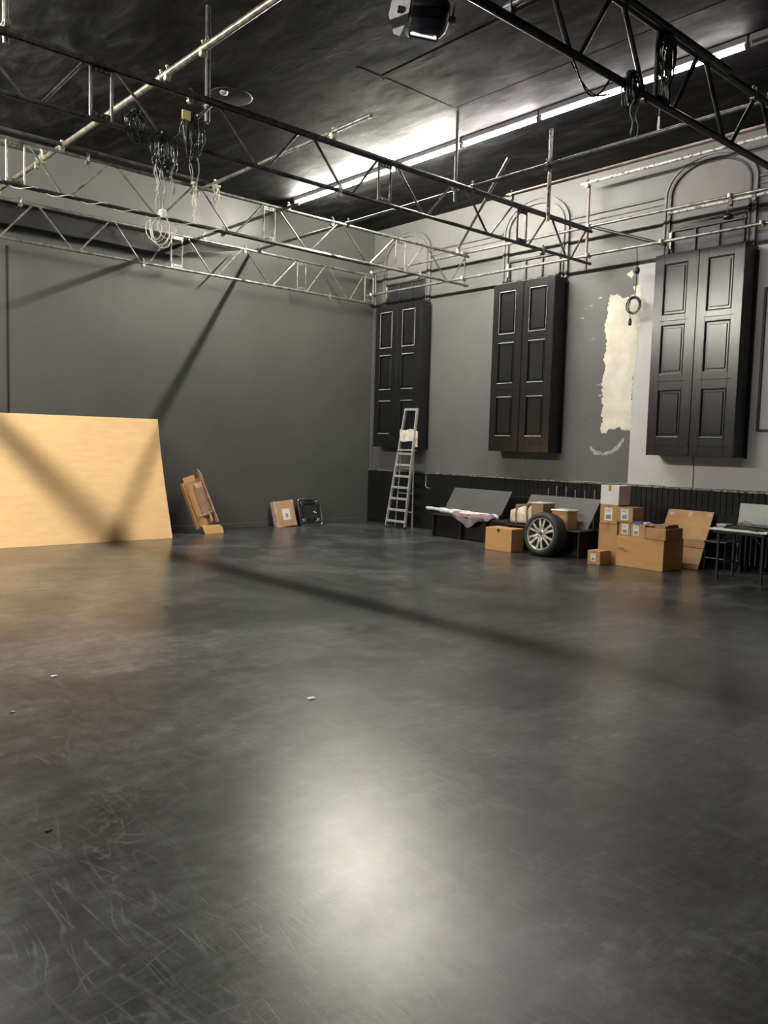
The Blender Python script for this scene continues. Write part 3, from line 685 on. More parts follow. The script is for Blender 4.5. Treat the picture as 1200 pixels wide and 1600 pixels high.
# ------------------------------------------------------------------ back wall objects
def sheet():
    g = thing('cardboard_sheet', 'very large flat cardboard sheet leaning on the back wall at the left', 'cardboard', (4.6, 13.4, 0))
    nx, nz = 12, 8; vs = []; x0, x1 = 2.3, 6.86
    for th in (0, .012):
        for j in range(nz+1):
            for i in range(nx+1):
                u, w = i/nx, j/nz; x = x0+(x1-x0)*u
                yb = 13.34; yt = 14.30-.36*max(0, (u-.3)/.7)**1.3
                y = yb+(yt-yb)*w+.05*math.sin(PI*w)+.02*math.sin(u*5+w*2)*w*(1-w)*4
                vs.append((x, y+th, .002+2.125*w))
    k = (nx+1)*(nz+1); fs = []
    for j in range(nz):
        for i in range(nx):
            a = j*(nx+1)+i; fs += [(a, a+1, a+nx+2, a+nx+1), (k+a, k+a+nx+1, k+a+nx+2, k+a+1)]
    for j in range(nz):
        for i in (0, nx): a = j*(nx+1)+i; fs.append((a, a+nx+1, k+a+nx+1, k+a))
    for i in range(nx):
        for j in (0, nz): a = j*(nx+1)+i; fs.append((a, a+1, k+a+1, k+a))
    mb = MB(); mb.add(vs, fs, True); o = mb.build('sheet', 'card_sheet', g)
    mod = o.modifiers.new('edge', 'EDGE_SPLIT')
    return g
sheet()
def folded():
    g = thing('folded_carton', 'opened brown carton folded into a trough, leaning beside the large sheet', 'cardboard', (7.85, 13.85, 0))
    m = Matrix.Translation((7.84, 13.80, .02)) @ Matrix.Rotation(math.radians(-17), 4, 'Y') @ Matrix.Rotation(math.radians(-11), 4, 'X')
    def P(mb, *a, **k): mb.bbox(*a, m=m, **k); return mb
    P(MB(), -.21, .21, -.012, .0, .14, 1.03, b=.003).build('back_panel', 'card2', g)
    P(MB(), -.225, -.21, -.12, .0, .12, 1.02, b=.003).build('side_flap', 'card', g)
    rf = MB()
    rf.prism([m @ Vector(p) for p in ((.21, -.14, .12), (.21, 0, .12), (.21, 0, 1.12), (.21, -.05, 1.20), (.21, -.13, 1.08), (.21, -.10, .9))], (m.to_3x3() @ Vector((.014, 0, 0))))
    rf.build('side_flap', 'card3', g)
    cv = MB(); pts = []
    for i in range(9):
        a = i/8; pts.append((-.21+.30*a, -.012-.06*math.sin(PI*a)))
    for i in range(8):
        (xa, ya), (xb, yb) = pts[i], pts[i+1]
        cv.prism([m @ Vector(p) for p in ((xa, ya, .14), (xb, yb, .14), (xb, yb, .97), (xa, ya, 1.0))], (m.to_3x3() @ Vector((0, .006, 0))))
    cv.build('curled_panel', 'card2', g)
    P(MB(), -.02, .19, -.078, -.072, .30, .86, b=.002).build('inner_panel', 'card_in', g)
    P(MB(), -.12, .12, -.004, .008, 1.0, 1.12, b=.002).build('top_flap', 'card', g)
    bf = MB(); m2 = Matrix.Translation((7.87, 13.62, .004)) @ Matrix.Rotation(math.radians(8), 4, 'Z') @ Matrix.Rotation(math.radians(-25), 4, 'X')
    bf.prism([m2 @ Vector(p) for p in ((-.21, 0, 0), (.22, 0, 0), (.24, 0, .10), (.19, 0, .17), (-.24, 0, .18))], (0, .008, 0)); bf.build('bottom_flap', 'card', g)
    tp = MB().bbox(-.10, .20, -.09, -.084, .33, .36, .001, m).bbox(.10, .14, -.09, -.084, .17, .36, .001, m).bbox(.195, .208, -.145, -.02, .36, .42, .001, m).bbox(.196, .208, -.14, -.04, .60, .68, .001, m).bbox(.02, .18, -.075, -.069, .80, .95, .001, m)
    tp.build('torn_tape', 'tape_pink', g)
folded()
def shipping_label(g, x, y0, y1, z0, z1, parent=None):
    w = (y1-y0); h = z1-z0
    l = MB().box(x-.0015, x, y0, y1, z0, z1).build('shipping_label', 'paper', parent or g, 'white shipping label')
    MB().box(x-.0022, x-.0014, y0+.2*w, y1-.2*w, z0+.14*h, z0+.48*h).build('barcode', 'print', l)
    MB().box(x-.0022, x-.0014, y0+.15*w, y1-.35*w, z0+.72*h, z0+.78*h).box(x-.0022, x-.0014, y0+.15*w, y1-.25*w, z0+.83*h, z0+.87*h).build('address_lines', 'print', l)
def parcel_flat():
    g = thing('flat_parcel', 'flat brown parcel with a white label leaning on the back wall', 'parcel', (9.85, 14.1, 0))
    m = Matrix.Translation((9.85, 14.03, .012)) @ Matrix.Rotation(math.radians(-5), 4, 'Y') @ Matrix.Rotation(math.radians(-14), 4, 'X')
    MB().bbox(-.25, .25, 0, .11, 0, .55, .006, m).build('body', 'card3', g)
    tp = MB()
    for (a, b_, c, d) in ((-.255, -.19, 0, .56), (.19, .252, .0, .07), (.19, .252, .47, .555)): tp.bbox(a, b_, -.003, .112, c-.003, d, .002, m)
    tp.build('tape_strip', 'tape_pink', g)
    l = MB().bbox(-.07, .12, -.003, -.001, .14, .38, .0005, m).build('shipping_label', 'paper', g, 'white shipping label')
    MB().bbox(.0, .06, -.0045, -.003, .19, .27, .0004, m).build('barcode', 'print', l)
parcel_flat()
def dolly():
    g = thing('square_dolly', 'square black dolly stood on edge showing four bright castors', 'dolly', (10.52, 14.2, 0))
    m = Matrix.Translation((10.53, 14.10, .012)) @ Matrix.Rotation(math.radians(2), 4, 'Z') @ Matrix.Rotation(math.radians(-14), 4, 'X')
    def rr(w, h, r, n=6):
        pts = []
        for (cx, cz, a0) in ((w-r, h-r, 0), (-w+r, h-r, 90), (-w+r, r, 180), (w-r, r, 270)):
            for i in range(n+1):
                a = math.radians(a0+90*i/n); pts.append((cx+r*math.cos(a), cz+r*math.sin(a)))
        return pts
    out = rr(.30, .57, .06)
    MB().prism([m @ Vector((x, 0, z)) for x, z in out], m.to_3x3() @ Vector((0, .03, 0))).build('deck', 'glass_black', g)
    MB().poly([m @ Vector((x, -.004, z)) for x, z in out], .009, 6, True).build('rim', 'chrome', g, 'bright rim')
    rb = MB()
    for (xa, za, xb, zb_) in ((-.2, .12, -.2, .46), (.2, .12, .2, .46), (-.2, .12, .2, .12), (-.2, .46, .2, .46)):
        rb.bbox(min(xa, xb)-.02, max(xa, xb)+.02, -.012, 0, min(za, zb_)-.02, max(za, zb_)+.02, .004, m)
    rb.build('frame_ribs', 'black_gloss', g)
    for (x, z) in ((-.2, .10), (.2, .10), (-.2, .48), (.2, .48)):
        mm = m @ Matrix.Translation((x, -.012, z)) @ Matrix.Rotation(rnd.uniform(-1, 1), 4, 'Y')
        c = MB(); c.bbox(-.045, .045, -.006, 0, -.04, .04, .002, mm); c.bbox(-.028, -.022, -.07, 0, -.02, .03, .001, mm); c.bbox(.022, .028, -.07, 0, -.02, .03, .001, mm)
        co = c.build('castor', 'chrome', g, 'bright castor')
        w = MB(); w.lathe([(0, -.016), (.035, -.016), (.038, 0), (.035, .016), (0, .016)], (0, 0, 0), 'x', 16); w.v = [tuple(mm @ (Vector(v)+Vector((0, -.05, .02)))) for v in w.v]
        w.build('castor_wheel', 'rubber', co)
    MB().bbox(-.03, .06, -.004, 0, .29, .31, .001, m @ Matrix.Rotation(.4, 4, 'Y')).build('sticker', 'paper', g, 'small pale sticker')
    MB().bbox(-.06, .06, -.02, 0, .52, .555, .004, m).build('handle_slot', 'black_matt', g)
dolly()

# ------------------------------------------------------------------ stepladder
def ladder():
    g = thing('stepladder', 'tall aluminium stepladder in the far corner, a pale cloth on its platform', 'ladder', (11.9, 12.8, 0))
    def L(z, s):    # front stile position; s=+1 far side, -1 near side
        t = z/2.55; return Vector((11.77+.18*t, 12.79-.22*t + s*(.30-.125*t), z))
    def stile(s):
        mb = MB(); a = L(.0, s); b = L(2.55, s); ax = (b-a).normalized()
        mm = Matrix((Vector((1, 0, 0)), Vector((0, 1, 0)), ax)).transposed().to_4x4(); mm.translation = a
        mb.bbox(-.03, .03, -.016, .016, 0, (b-a).length, .003, mm); return mb
    for s in (-1, 1):
        st = stile(s).build('stile', 'alu', g)
        p = L(0, s); MB().bbox(p.x-.036, p.x+.036, p.y-.018, p.y+.018, 0, .05, .004).build('rubber_foot', 'rubber', st)
    for z in (.17, .415, .655, .895, 1.135, 1.375, 1.615):
        a, b = L(z, -1), L(z, 1)
        t = MB().bbox(a.x-.04, a.x+.06, a.y+.01, b.y-.01, z-.042, z, .004)
        for k in range(3): t.bbox(a.x-.036+.03*k, a.x-.030+.03*k, a.y+.012, b.y-.012, z-.001, z+.003, .001)
        t.build('tread', 'alu', g)
    a, b = L(1.80, -1), L(1.80, 1)
    MB().bbox(a.x-.06, a.x+.10, a.y+.01, b.y-.01, 1.66, 1.69, .004).build('platform', 'alu', g)
    a, b = L(2.53, -1), L(2.53, 1)
    MB().bbox(a.x-.025, a.x+.025, a.y-.01, b.y+.01, 2.51, 2.56, .006).build('top_rail', 'alu', g)
    rear = lambda z, s: Vector((12.02-.06*z/1.68, 12.79-.12*z/1.68+s*(.265-.07*z/1.68), z))
    for s in (-1, 1): MB().tube(rear(0.0, s), rear(1.68, s), .015, 8).build('rear_leg', 'alu', g)
    for z in (.35, .75, 1.28, 1.35): MB().tube(rear(z, -1), rear(z, 1), .010, 8).build('rear_bar', 'alu', g)
    MB().tube(L(.8, -1), rear(.72, -1), .004, 6).build('stay', 'galv', g)
    return L
LL = ladder()
def cloth_on_ladder():
    a, b = LL(2.0, -1), LL(2.0, 1); mb = MB(); nx, nz = 8, 8; x = a.x-.045
    vs = []
    for th in (0, .006):
        for j in range(nz+1):
            for i in range(nx+1):
                u, w = i/nx, j/nz
                vs.append((x+th+.015*math.sin(u*9+w*3), a.y-.01+(b.y-a.y+.0)*u, 1.86+.25*w+.012*math.sin(u*7)))
    k = (nx+1)*(nz+1); fs = []
    for j in range(nz):
        for i in range(nx):
            q = j*(nx+1)+i; fs += [(q, q+1, q+nx+2, q+nx+1), (k+q, k+q+nx+1, k+q+nx+2, k+q+1)]
    mb.add(vs, fs, True); g = thing('dust_cloth', 'pale speckled cloth hung near the top of the stepladder', 'cloth', (x, a.y, 1.7))
    mb.build('cloth', 'wrap', g)
    MB().bbox(x+.012, x+.10, a.y+.02, b.y-.02, 1.691, 1.85, .02).build('folded_cloth', 'navy', g, 'dark navy folded cloth below')
    MB().bbox(x+.06, x+.11, a.y-.045, a.y-.012, 1.74, 2.08, .01).build('trailing_end', 'wrap', g)
cloth_on_ladder()

# ------------------------------------------------------------------ benches and what is on them
def bench(x0, x1, y0, y1, h, label, divs):
    g = thing('wooden_bench', label, 'bench', ((x0+x1)/2, (y0+y1)/2, 0), 'black wooden benches along the right wall')
    MB().bbox(x0-.02, x1, y0-.02, y1+.02, h-.03, h, .004).build('seat', 'black_matt', g)
    for yy in [y0+.015]+[y1-.015]+divs:
        MB().bbox(x0, x1-.02, yy-.015, yy+.015, 0, h-.03, .003).build('end_panel', 'black_matt', g)
    ys = sorted([y0+.03, y1-.03]+divs)
    for a, b in zip(ys[:-1], ys[1:]):
        MB().bbox(x0+.06, x0+.075, a+.017, b-.017, .02, h-.04, .003).build('front_panel', 'black_gloss', g)
bench(11.42, 11.90, 9.42, 11.33, .448, 'black wooden bench under the white dust sheet roll', [10.57, 9.95])
bench(11.17, 11.80, 7.70, 9.22, .45, 'black wooden bench behind the car wheel', [8.4])
def lean_board(x0, x1, y0, y1, z0, z1, label, dy=.08):
    mb = MB(); t = .016
    p = [Vector((x0, y1+dy*0, z0)), Vector((x0, y0, z0)), Vector((x1, y0-dy, z1)), Vector((x1, y1-dy, z1))]
    n = (p[1]-p[0]).cross(p[2]-p[1]).normalized()*t
    mb.prism(p, n if n.x > 0 else -n)
    return tag(mb.build('board', 'grey_board'), label, 'board', 'grey boards leaning behind the benches')
lean_board(11.68, 11.93, 9.83, 11.30, .449, .96, 'plain grey board leaning behind the white dust sheet roll')
lean_board(11.50, 11.75, 7.78, 9.24, .451, .955, 'plain grey board leaning behind the wrapped parcels')
def rack():
    g = thing('bar_rack', 'low rack with six upright grey bars behind the parcels', 'rack', (12.2, 8.6, 0))
    for y_, z_ in ((9.12, 1.06), (8.94, 1.11), (8.73, 1.11), (8.53, 1.07), (8.33, 1.08), (8.13, 1.09)):
        MB().bbox(12.19, 12.215, y_-.012, y_+.012, .05, z_, .003).build('bar', 'galv', g)
    MB().bbox(12.17, 12.235, 8.0, 9.2, 0, .05, .004).build('base_rail', 'black_matt', g)
    MB().bbox(12.215, 12.235, 8.02, 9.18, .5, .54, .003).build('cross_rail', 'black_matt', g)
rack()
def blob_tube(path, rad, seed, amp, n=14, flat=1.0):
    mb = MB(); vs = []; L = len(path)
    for i, (p, r) in enumerate(zip(path, rad)):
        p = Vector(p)
        for k in range(n):
            a = 2*PI*k/n; q = p+Vector((r*math.cos(a), 0, r*math.sin(a)*flat))
            q += Vector(noise.noise_vector(q*7+Vector((seed, 0, 0))))*amp + Vector(noise.noise_vector(q*22+Vector((seed, 0, 0))))*amp*.4
            vs.append(q)
    fs = [(i*n+k, i*n+(k+1) % n, (i+1)*n+(k+1) % n, (i+1)*n+k) for i in range(L-1) for k in range(n)]
    fs += [tuple(range(n)), tuple(range((L-1)*n, L*n))]
    mb.add(vs, fs, True); return mb
K = 44
path = [(11.57+.02*math.sin(i*.4), 11.64-1.90*i/(K-1), .530-.045*i/(K-1)) for i in range(K)]
rad = [.022+.024*math.sin(min(1, i/14)*PI/2)+.007*math.sin(i*.8)-(.022*max(0, i-K+4)/4) for i in range(K)]
g = thing('dust_sheet_roll', 'long rolled white dust sheet lying on the left bench', 'cloth', (11.57, 10.7, .448))
blob_tube(path, rad, 2, .016, 14).build('roll', 'cloth_white', g)
path = [(11.50+.01*math.sin(i), 10.95-1.1*i/20, .505) for i in range(21)]
blob_tube(path, [.022+.008*math.sin(i*.9) for i in range(21)], 9, .02, 12).build('loose_fold', 'cloth_white', g)
def drape():
    mb = MB(); nx, nz = 18, 12; vs = []
    for j in range(nz+1):
        for i in range(nx+1):
            u, w = i/nx, j/nz; y = 10.75-.95*u
            if w < .5: x = 11.72-.34*w*2; z = .475+.06*math.sin(u*8+w*5)*.5+.03
            else:
                lim = .05+.17*math.exp(-((u-.42)/.22)**2)
                x = 11.385-.02*math.sin(u*14); z = .47-(w-.5)*2*lim
            vs.append((x, y+.03*math.sin(w*5+u*3), z+.006*math.sin(u*30)))
    k = len(vs); vs += [(a+.004, b, c-.008) for (a, b, c) in vs]; fs = []
    for j in range(nz):
        for i in range(nx):
            q = j*(nx+1)+i; fs += [(q, q+1, q+nx+2, q+nx+1), (k+q, k+q+nx+1, k+q+nx+2, k+q+1)]
    for i in range(nx):
        for j in (0, nz): q = j*(nx+1)+i; fs.append((q, q+1, k+q+1, k+q))
    for j in range(nz):
        for i in (0, nx): q = j*(nx+1)+i; fs.append((q, q+nx+1, k+q+nx+1, k+q))
    mb.add(vs, fs, True)
    tag(mb.build('draped_cloth', 'cloth_pink'), 'dusty pink cloth draped over the front of the left bench', 'cloth')
    path = [(11.72-.01*i, 10.32-.05*i, .56+.05*math.sin(i*.5)) for i in range(9)]
drape()

# ------------------------------------------------------------------ cartons
def carton(label, x, y, dx, dy, h, z0=0, m='card2', name='cardboard_box', lab=None, tape='top', rot=0, group='cardboard boxes by the right wall', ftape=False, flaps=True, lm='paper'):
    g = thing(name, label, 'box', (x+dx/2, y+dy/2, z0), group); g.rotation_euler = (0, 0, rot)
    P = Matrix.Translation((x+dx/2, y+dy/2, z0)) @ Matrix.Rotation(rot, 4, 'Z') @ Matrix.Translation((-dx/2, -dy/2, 0))
    MB().bbox(0, dx, 0, dy, 0, h-.004, .005, P).build('body', m, g)
    if flaps:
        MB().bbox(.002, dx-.002, .002, dy/2-.003, h-.004, h, .001, P).build('top_flap', m, g)
        MB().bbox(.002, dx-.002, dy/2+.003, dy-.002, h-.004, h, .001, P).build('top_flap', m, g)
    else:
        MB().bbox(.002, dx/2-.003, .002, dy-.002, h-.004, h, .001, P).build('top_flap', m, g)
        MB().bbox(dx/2+.003, dx-.002, .002, dy-.002, h-.004, h, .001, P).build('top_flap', m, g)
    if tape:
        t = MB().box(-.001, dx+.001, dy/2-.025, dy/2+.025, h-.001, h+.0012, P).box(-.0015, 0, dy/2-.025, dy/2+.025, h-.09, h+.0012, P)
        if ftape: t.box(-.0015, 0, dy/2-.025, dy/2+.025, .0, .05, P)
        t.build('tape_strip', 'tape', g)
    if lab:
        y0, y1, a, b = lab
        l = MB().box(-.0035, -.0018, y0, y1, a, b, P).build('shipping_label', 'paper', g, 'white shipping label')
        w = y1-y0; hh = b-a
        MB().box(-.0045, -.0035, y0+.18*w, y1-.18*w, a+.12*hh, a+.45*hh, P).build('barcode', 'print', l)
        MB().box(-.0045, -.0035, y0+.3*w, y1-.12*w, a+.72*hh, a+.77*hh, P).box(-.0045, -.0035, y0+.15*w, y1-.12*w, a+.84*hh, a+.88*hh, P).build('address_lines', 'print', l)
    return g
o = carton('plain tan cardboard box on the floor left of the car wheel', 10.77, 8.78, .33, .585, .395, m='card')
MB().box(10.7685, 10.770, 9.04, 9.11, .345, .37).build('hand_hole', 'tape', o)
carton('small cardboard box with a white label on the floor before the tall stack', 10.83, 7.07, .28, .23, .215, m='card2', lab=(.08, .17, .05, .17), rot=0.0)
carton('tall cardboard box at the bottom of the white topped stack', 11.13, 6.985, .31, .33, .63, m='card2')
carton('cardboard box with a big white label under the white box', 11.12, 6.985, .31, .315, .295, .631, 'card2', lab=(.09, .23, .05, .25))
carton('white cardboard box on top of the tallest stack', 11.12, 6.975, .33, .33, .305, .927, 'white_box')
o = carton('largest cardboard box, long and brown, on the floor carrying the smaller ones', 11.07, 6.15, .58, .80, .465, m='card', tape=None, flaps=True)
MB().box(11.0683, 11.070, 6.80, 6.93, .25, .29).box(11.0683, 11.070, 6.74, 6.82, .23, .262).build('torn_tape', 'tape', o)
carton('small labelled cardboard box under the highest box of the right stack', 11.10, 6.735, .30, .20, .215, .466, 'card2', lab=(.04, .15, .03, .19))
carton('small labelled cardboard box between the long shallow box and its neighbour', 11.08, 6.475, .30, .24, .205, .466, 'card3', lab=(.10, .20, .03, .18))
o = carton('shallow cardboard box at the right end on the largest box', 11.055, 6.12, .50, .335, .17, .466, 'card2', flaps=False, tape=None)
carton('cardboard box with a white label on top of the right stack', 11.09, 6.715, .34, .27, .225, .682, 'card2', lab=(.07, .20, .03, .20), rot=.06, flaps=True)
# loose items on the stack
t = thing('blue_packet', 'crumpled blue and white packet on the stacked boxes', 'packet', (11.17, 6.55, .672))
pk = MB().bbox(11.10, 11.26, 6.55, 6.70, .6725, .705, .01); jitter(pk, .008, 2, 12); pk.build('packet', 'blue', t)
pk = MB().bbox(11.12, 11.28, 6.48, 6.545, .6725, .70, .008); jitter(pk, .006, 4, 12); pk.build('white_end', 'paper', t)
for k, (lab_, x, y, dx, dy, z, h, m_) in enumerate((('flat brown folder lying on the shallow box', 11.10, 6.16, .40, .26, .637, .03, 'tape'), ('reddish brown slab lying on the flat folder', 11.14, 6.14, .30, .19, .668, .022, 'card_in'), ('thin pale card sheet lying between packet and folder', 11.05, 6.34, .2, .12, .668, .01, 'card3'))):
    s = MB().bbox(x, x+dx, y, y+dy, z, z+h, .003, None); tag(s.build('flat_packet', m_), lab_, 'packet')
def lean_carton():
    g = thing('flat_carton', 'flattened cardboard carton leaning on the dado right of the box stacks', 'cardboard', (11.85, 6.35, 0))
    x0, x1, z1 = 11.74, 12.17, .86; ang = math.atan2(x1-x0, z1)
    m = Matrix.Translation((x0, 5.95, .008)) @ Matrix.Rotation(ang, 4, 'Y')
    L = math.hypot(x1-x0, z1)
    MB().bbox(0, .03, 0, .76, .345, L, .005, m).build('panel', 'card2', g)
    MB().bbox(.004, .03, 0, .76, 0, .34, .004, m).build('lower_flap', 'card3', g)
    MB().box(-.001, .0, .35, .40, L-.10, L-.02, m).box(-.001, 0, .02, .10, L-.08, L-.03, m).box(-.001, 0, .64, .72, L-.10, L-.05, m).build('tape_strip', 'tape_pink', g)
lean_carton()
def wrapped():
    g = thing('wrapped_parcel', 'bulky parcel in crumpled white wrap with gold tape on the right bench', 'parcel', (11.4, 8.9, .45))
    mb = MB(); nx = 16; vs = []; n = 24
    for i in range(nx+1):
        u = i/nx; y = 9.20-.50*u; s = .11+.045*min(1, u*3); hgt = .125+.06*u
        for k in range(n):
            a = 2*PI*k/n; ca, sa = math.cos(a), math.sin(a); e = .55
            px = math.copysign(abs(ca)**e, ca)*s; pz = math.copysign(abs(sa)**e, sa)*hgt
            q = Vector((11.34+px, y, .455+hgt+pz)); q += Vector(noise.noise_vector(q*14))*.014
            q.z = max(q.z, .4505); vs.append(q)
    fs = [(i*n+k, i*n+(k+1) % n, (i+1)*n+(k+1) % n, (i+1)*n+k) for i in range(nx) for k in range(n)]+[tuple(range(n)), tuple(range(nx*n, nx*n+n))]
    mb.add(vs, fs, True); mb.build('wrapping', 'wrap', g)
    for (yy, w) in ((9.04, .04), (8.80, .045)):
        s = .155+.02*(9.2-yy); t = MB(); t.bbox(11.34-s-.012, 11.34+s+.006, yy-w/2, yy+w/2, .452, .80 if yy > 8.9 else .835, .02); t.build('gold_tape', 'tape', g)
    MB().bbox(11.19, 11.50, 8.46, 8.71, .4505, .845, .006).build('box_end', 'card_in', g, 'bare brown end of the box')
    MB().bbox(11.185, 11.505, 8.46, 8.78, .84, .856, .004).build('white_top', 'wrap', g)
wrapped()
g = carton('yellowish cardboard box with white wrap on top, on the bench behind the wheel', 11.22, 7.98, .27, .32, .30, .4505, 'card', tape=None, name='cardboard_box')
mb = MB().bbox(11.20, 11.50, 7.965, 8.32, .74, .775, .012); jitter(mb, .01, 3, 9); mb.build('white_wrap', 'wrap', g)
MB().bbox(11.216, 11.226, 7.976, 8.02, .46, .74, .002).build('dark_tape', 'tape', g)

# ------------------------------------------------------------------ car wheel
def wheel():
    g = thing('car_wheel', 'car wheel with silver alloy rim leaning against the right bench', 'wheel', (10.9, 8.22, 0))
    Rt, Wd = .365, .27
    m = Matrix.Translation((10.80, 8.24, .0)) @ Matrix.Rotation(math.radians(7), 4, 'Y') @ Matrix.Translation((0, 0, Rt+.012))
    def ML(mb): mb.v = [tuple(m @ Vector(v)) for v in mb.v]; return mb
    z = (0, 0, 0)
    ML(MB().lathe([(.262, .03), (.270, -.002), (.288, -.016), (.32, -.014), (.345, .010), (.36, .03), (.365, .06), (.365, Wd-.05), (.358, Wd-.03), (.33, Wd), (.28, Wd), (.25, Wd-.03)], z, 'x', 56)).build('tyre', 'rubber', g)
    gr = MB()
    for xx in (.085, .12, .155): gr.lathe([(.3655, xx-.004), (.3675, xx-.012), (.3675, xx-.022), (.3655, xx-.028)], z, 'x', 56)
    ML(gr).build('tread_ribs', 'rubber', g)
    ML(MB().lathe([(.262, .028), (.270, .0), (.262, -.006), (.250, .004), (.242, .03), (.22, .20)], z, 'x', 56)).build('rim', 'alloy', g)
    ML(MB().lathe([(0, .13), (.16, .13), (.165, .15), (.2, .16)], z, 'x', 32)).build('brake_side', 'dark_metal', g)
    for k in range(6):
        for s in (-1, 1):
            a0 = 2*PI*k/6+PI/2
            sp = MB(); vs = []
            for (r, off, hw, d) in ((.045, .020, .019, .018), (.13, .026, .019, .006), (.252, .054, .021, .012)):
                for (w, dd) in ((-hw, d), (hw, d), (hw, d+.03), (-hw, d+.03)):
                    t = s*off+w; y = r*math.cos(a0)-t*math.sin(a0); zz = r*math.sin(a0)+t*math.cos(a0); vs.append((dd, y, zz))
            fs = [(0, 1, 2, 3), (8, 11, 10, 9)]
            for i in (0, 4):
                for j in range(4): fs.append((i+j, i+(j+1) % 4, i+4+(j+1) % 4, i+4+j))
            sp.add(vs, fs); ML(sp).build('spoke', 'alloy', g)
    ML(MB().lathe([(.066, .05), (.066, .018), (.058, .008), (.03, .006), (.028, .016), (0, .016)], z, 'x', 28)).build('hub', 'alloy', g)
    ML(MB().lathe([(0, .003), (.022, .004), (.026, .012)], z, 'x', 18)).build('centre_cap', 'dark_metal', g)
    for k in range(5):
        a = 2*PI*k/5+.3; n = MB().tube((.002, .045*math.cos(a), .045*math.sin(a)), (.02, .045*math.cos(a), .045*math.sin(a)), .010, 6); ML(n).build('lug_hole', 'dark_metal', g)
wheel()

# ------------------------------------------------------------------ table and things on it
def table():
    g = thing('folding_table', 'white topped folding table with black legs at the right edge', 'table', (11.35, 5.1, 0))
    MB().bbox(11.10, 11.68, 4.68, 5.49, .695, .722, .006).build('tabletop', 'table_white', g)
    MB().bbox(11.13, 11.65, 4.72, 5.45, .655, .695, .004).build('under_frame', 'black_matt', g)
    for (x, y) in ((11.14, 5.36), (11.14, 4.74), (11.62, 5.36), (11.62, 4.74)):
        l = MB().bbox(x-.016, x+.016, y-.016, y+.016, 0.02, .66, .004).build('leg', 'black_matt', g)
        MB().bbox(x-.02, x+.02, y-.02, y+.02, 0, .03, .005).build('foot', 'rubber', l)
    for y in (4.74, 5.36): MB().tube((11.14, y, .22), (11.62, y, .22), .012, 8).build('stretcher', 'black_matt', g)
    for s, y in ((1, 4.74), (-1, 5.36)):
        MB().tube((11.14, y, .52), (11.14, y+s*.15, .665), .008, 6).build('brace', 'black_matt', g)
table()
t = thing('monitor', 'pale grey flat screen standing tilted on the white topped table', 'monitor', (11.5, 4.93, .722))
mm = Matrix.Translation((11.48, 4.60, .79)) @ Matrix.Rotation(math.radians(10), 4, 'Y')
MB().bbox(0, .02, 0, .66, 0, .29, .005, mm).build('shell', 'screen_grey', t)
MB().bbox(-.004, .024, -.006, .666, -.035, .0, .004, mm).build('lower_bezel', 'black_gloss', t)
MB().bbox(11.42, 11.62, 4.80, 5.06, .722, .732, .004).bbox(11.50, 11.53, 4.89, 4.97, .73, .80, .004).build('stand', 'black_gloss', t)
t = thing('laptop_base', 'flat black computer with keys lying before the grey screen', 'computer', (11.28, 5.0, .722))
MB().bbox(11.20, 11.42, 4.78, 5.33, .7225, .742, .004).build('base', 'black_gloss', t)
k_ = MB()
for i in range(5):
    for j in range(14): k_.bbox(11.215+.032*i, 11.24+.032*i, 4.83+.032*j, 4.855+.032*j, .742, .747, .002)
k_.build('keys', 'black_matt', t)
t = thing('papers', 'small heap of light grey papers and a box on the table corner', 'papers', (11.33, 5.4, .722))
pp = MB().bbox(11.22, 11.42, 5.30, 5.45, .7445, .775, .008, None); jitter(pp, .006, 5, 9); pp.build('sheets', 'keys', t)
MB().bbox(11.24, 11.40, 5.335, 5.44, .7225, .744, .003).build('flat_box', 'keys', t)
tag(MB().poly([(11.44, 5.24, .732), (11.45, 5.2, .80), (11.46, 5.14, .83), (11.45, 5.06, .80), (11.43, 5.03, .732)], .005, 6).build('loose_cable', 'cable'), 'black cable arching in front of the grey screen', 'cable')
tag(MB().bbox(11.13, 11.19, 4.82, 4.92, .7225, .75, .012).build('computer_mouse', 'black_gloss'), 'small black mouse at the near edge of the white table', 'mouse')
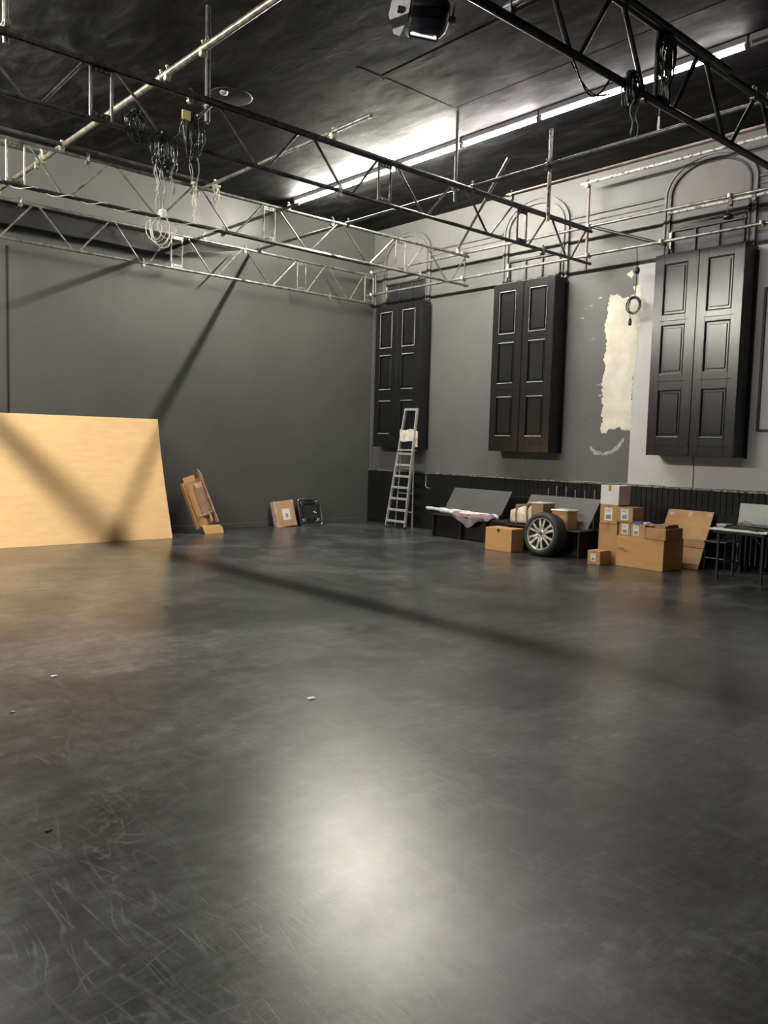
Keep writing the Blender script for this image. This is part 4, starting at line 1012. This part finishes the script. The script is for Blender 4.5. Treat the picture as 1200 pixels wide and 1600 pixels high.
# black chair behind the table
def chair():
    g = thing('stacking_chair', 'black chair behind the white topped table', 'chair', (11.95, 5.7, 0))
    MB().bbox(11.78, 12.14, 5.55, 5.90, .43, .46, .01).build('seat', 'black_matt', g)
    MB().bbox(12.14, 12.17, 5.55, 5.90, .62, .83, .012).build('backrest', 'black_gloss', g)
    for (x, y) in ((11.80, 5.57), (11.80, 5.88), (12.155, 5.57), (12.155, 5.88)):
        MB().tube((x, y, 0), (x, y, .43 if x < 12 else .80), .011, 8).build('leg', 'black_matt', g)
    MB().tube((11.80, 5.57, .2), (11.80, 5.88, .2), .008, 6).build('stretcher', 'galv_dark', g)
chair()
def radiator():
    g = thing('column_radiator', 'black column radiator against the dado under the table', 'radiator', (12.15, 4.9, 0))
    for k in range(16):
        y = 4.28+.078*k
        MB().bbox(12.08, 12.24, y, y+.055, .10, .66, .02).build('column', 'black_gloss', g)
    MB().tube((12.16, 4.24, .16), (12.16, 5.56, .16), .022, 10).build('lower_pipe', 'black_gloss', g)
    MB().tube((12.16, 4.24, .60), (12.16, 5.56, .60), .022, 10).build('upper_pipe', 'black_gloss', g)
    for y in (4.31, 5.48): MB().bbox(12.10, 12.22, y-.02, y+.02, 0, .11, .008).build('foot', 'black_gloss', g)
    MB().tube((12.16, 5.55, .16), (12.16, 5.55, .40), .015, 8).bbox(12.14, 12.18, 5.53, 5.57, .36, .43, .006).build('valve', 'galv', g)
radiator()
# specks of paper on the floor
for k, (x, y, s, lab_) in enumerate(((2.12, 5.95, .02, 'white crumb on the dark floor, further of the two at the left'), (1.63, 5.31, .018, 'white crumb on the dark floor at the left edge'), (3.31, 4.40, .03, 'torn scrap of white paper in the middle of the floor'), (1.25, 3.58, .018, 'small black crumb on the floor lower left'))):
    mb = MB().bbox(x-s, x+s, y-s*.7, y+s*.7, .0, .008, .003); jitter(mb, .008, k, 30); mb.v = [(a, b, max(c, .0005)) for a, b, c in mb.v]
    tag(mb.build('paper_scrap' if k < 3 else 'crumb', 'paper' if k < 3 else 'rubber'), lab_, 'scrap')
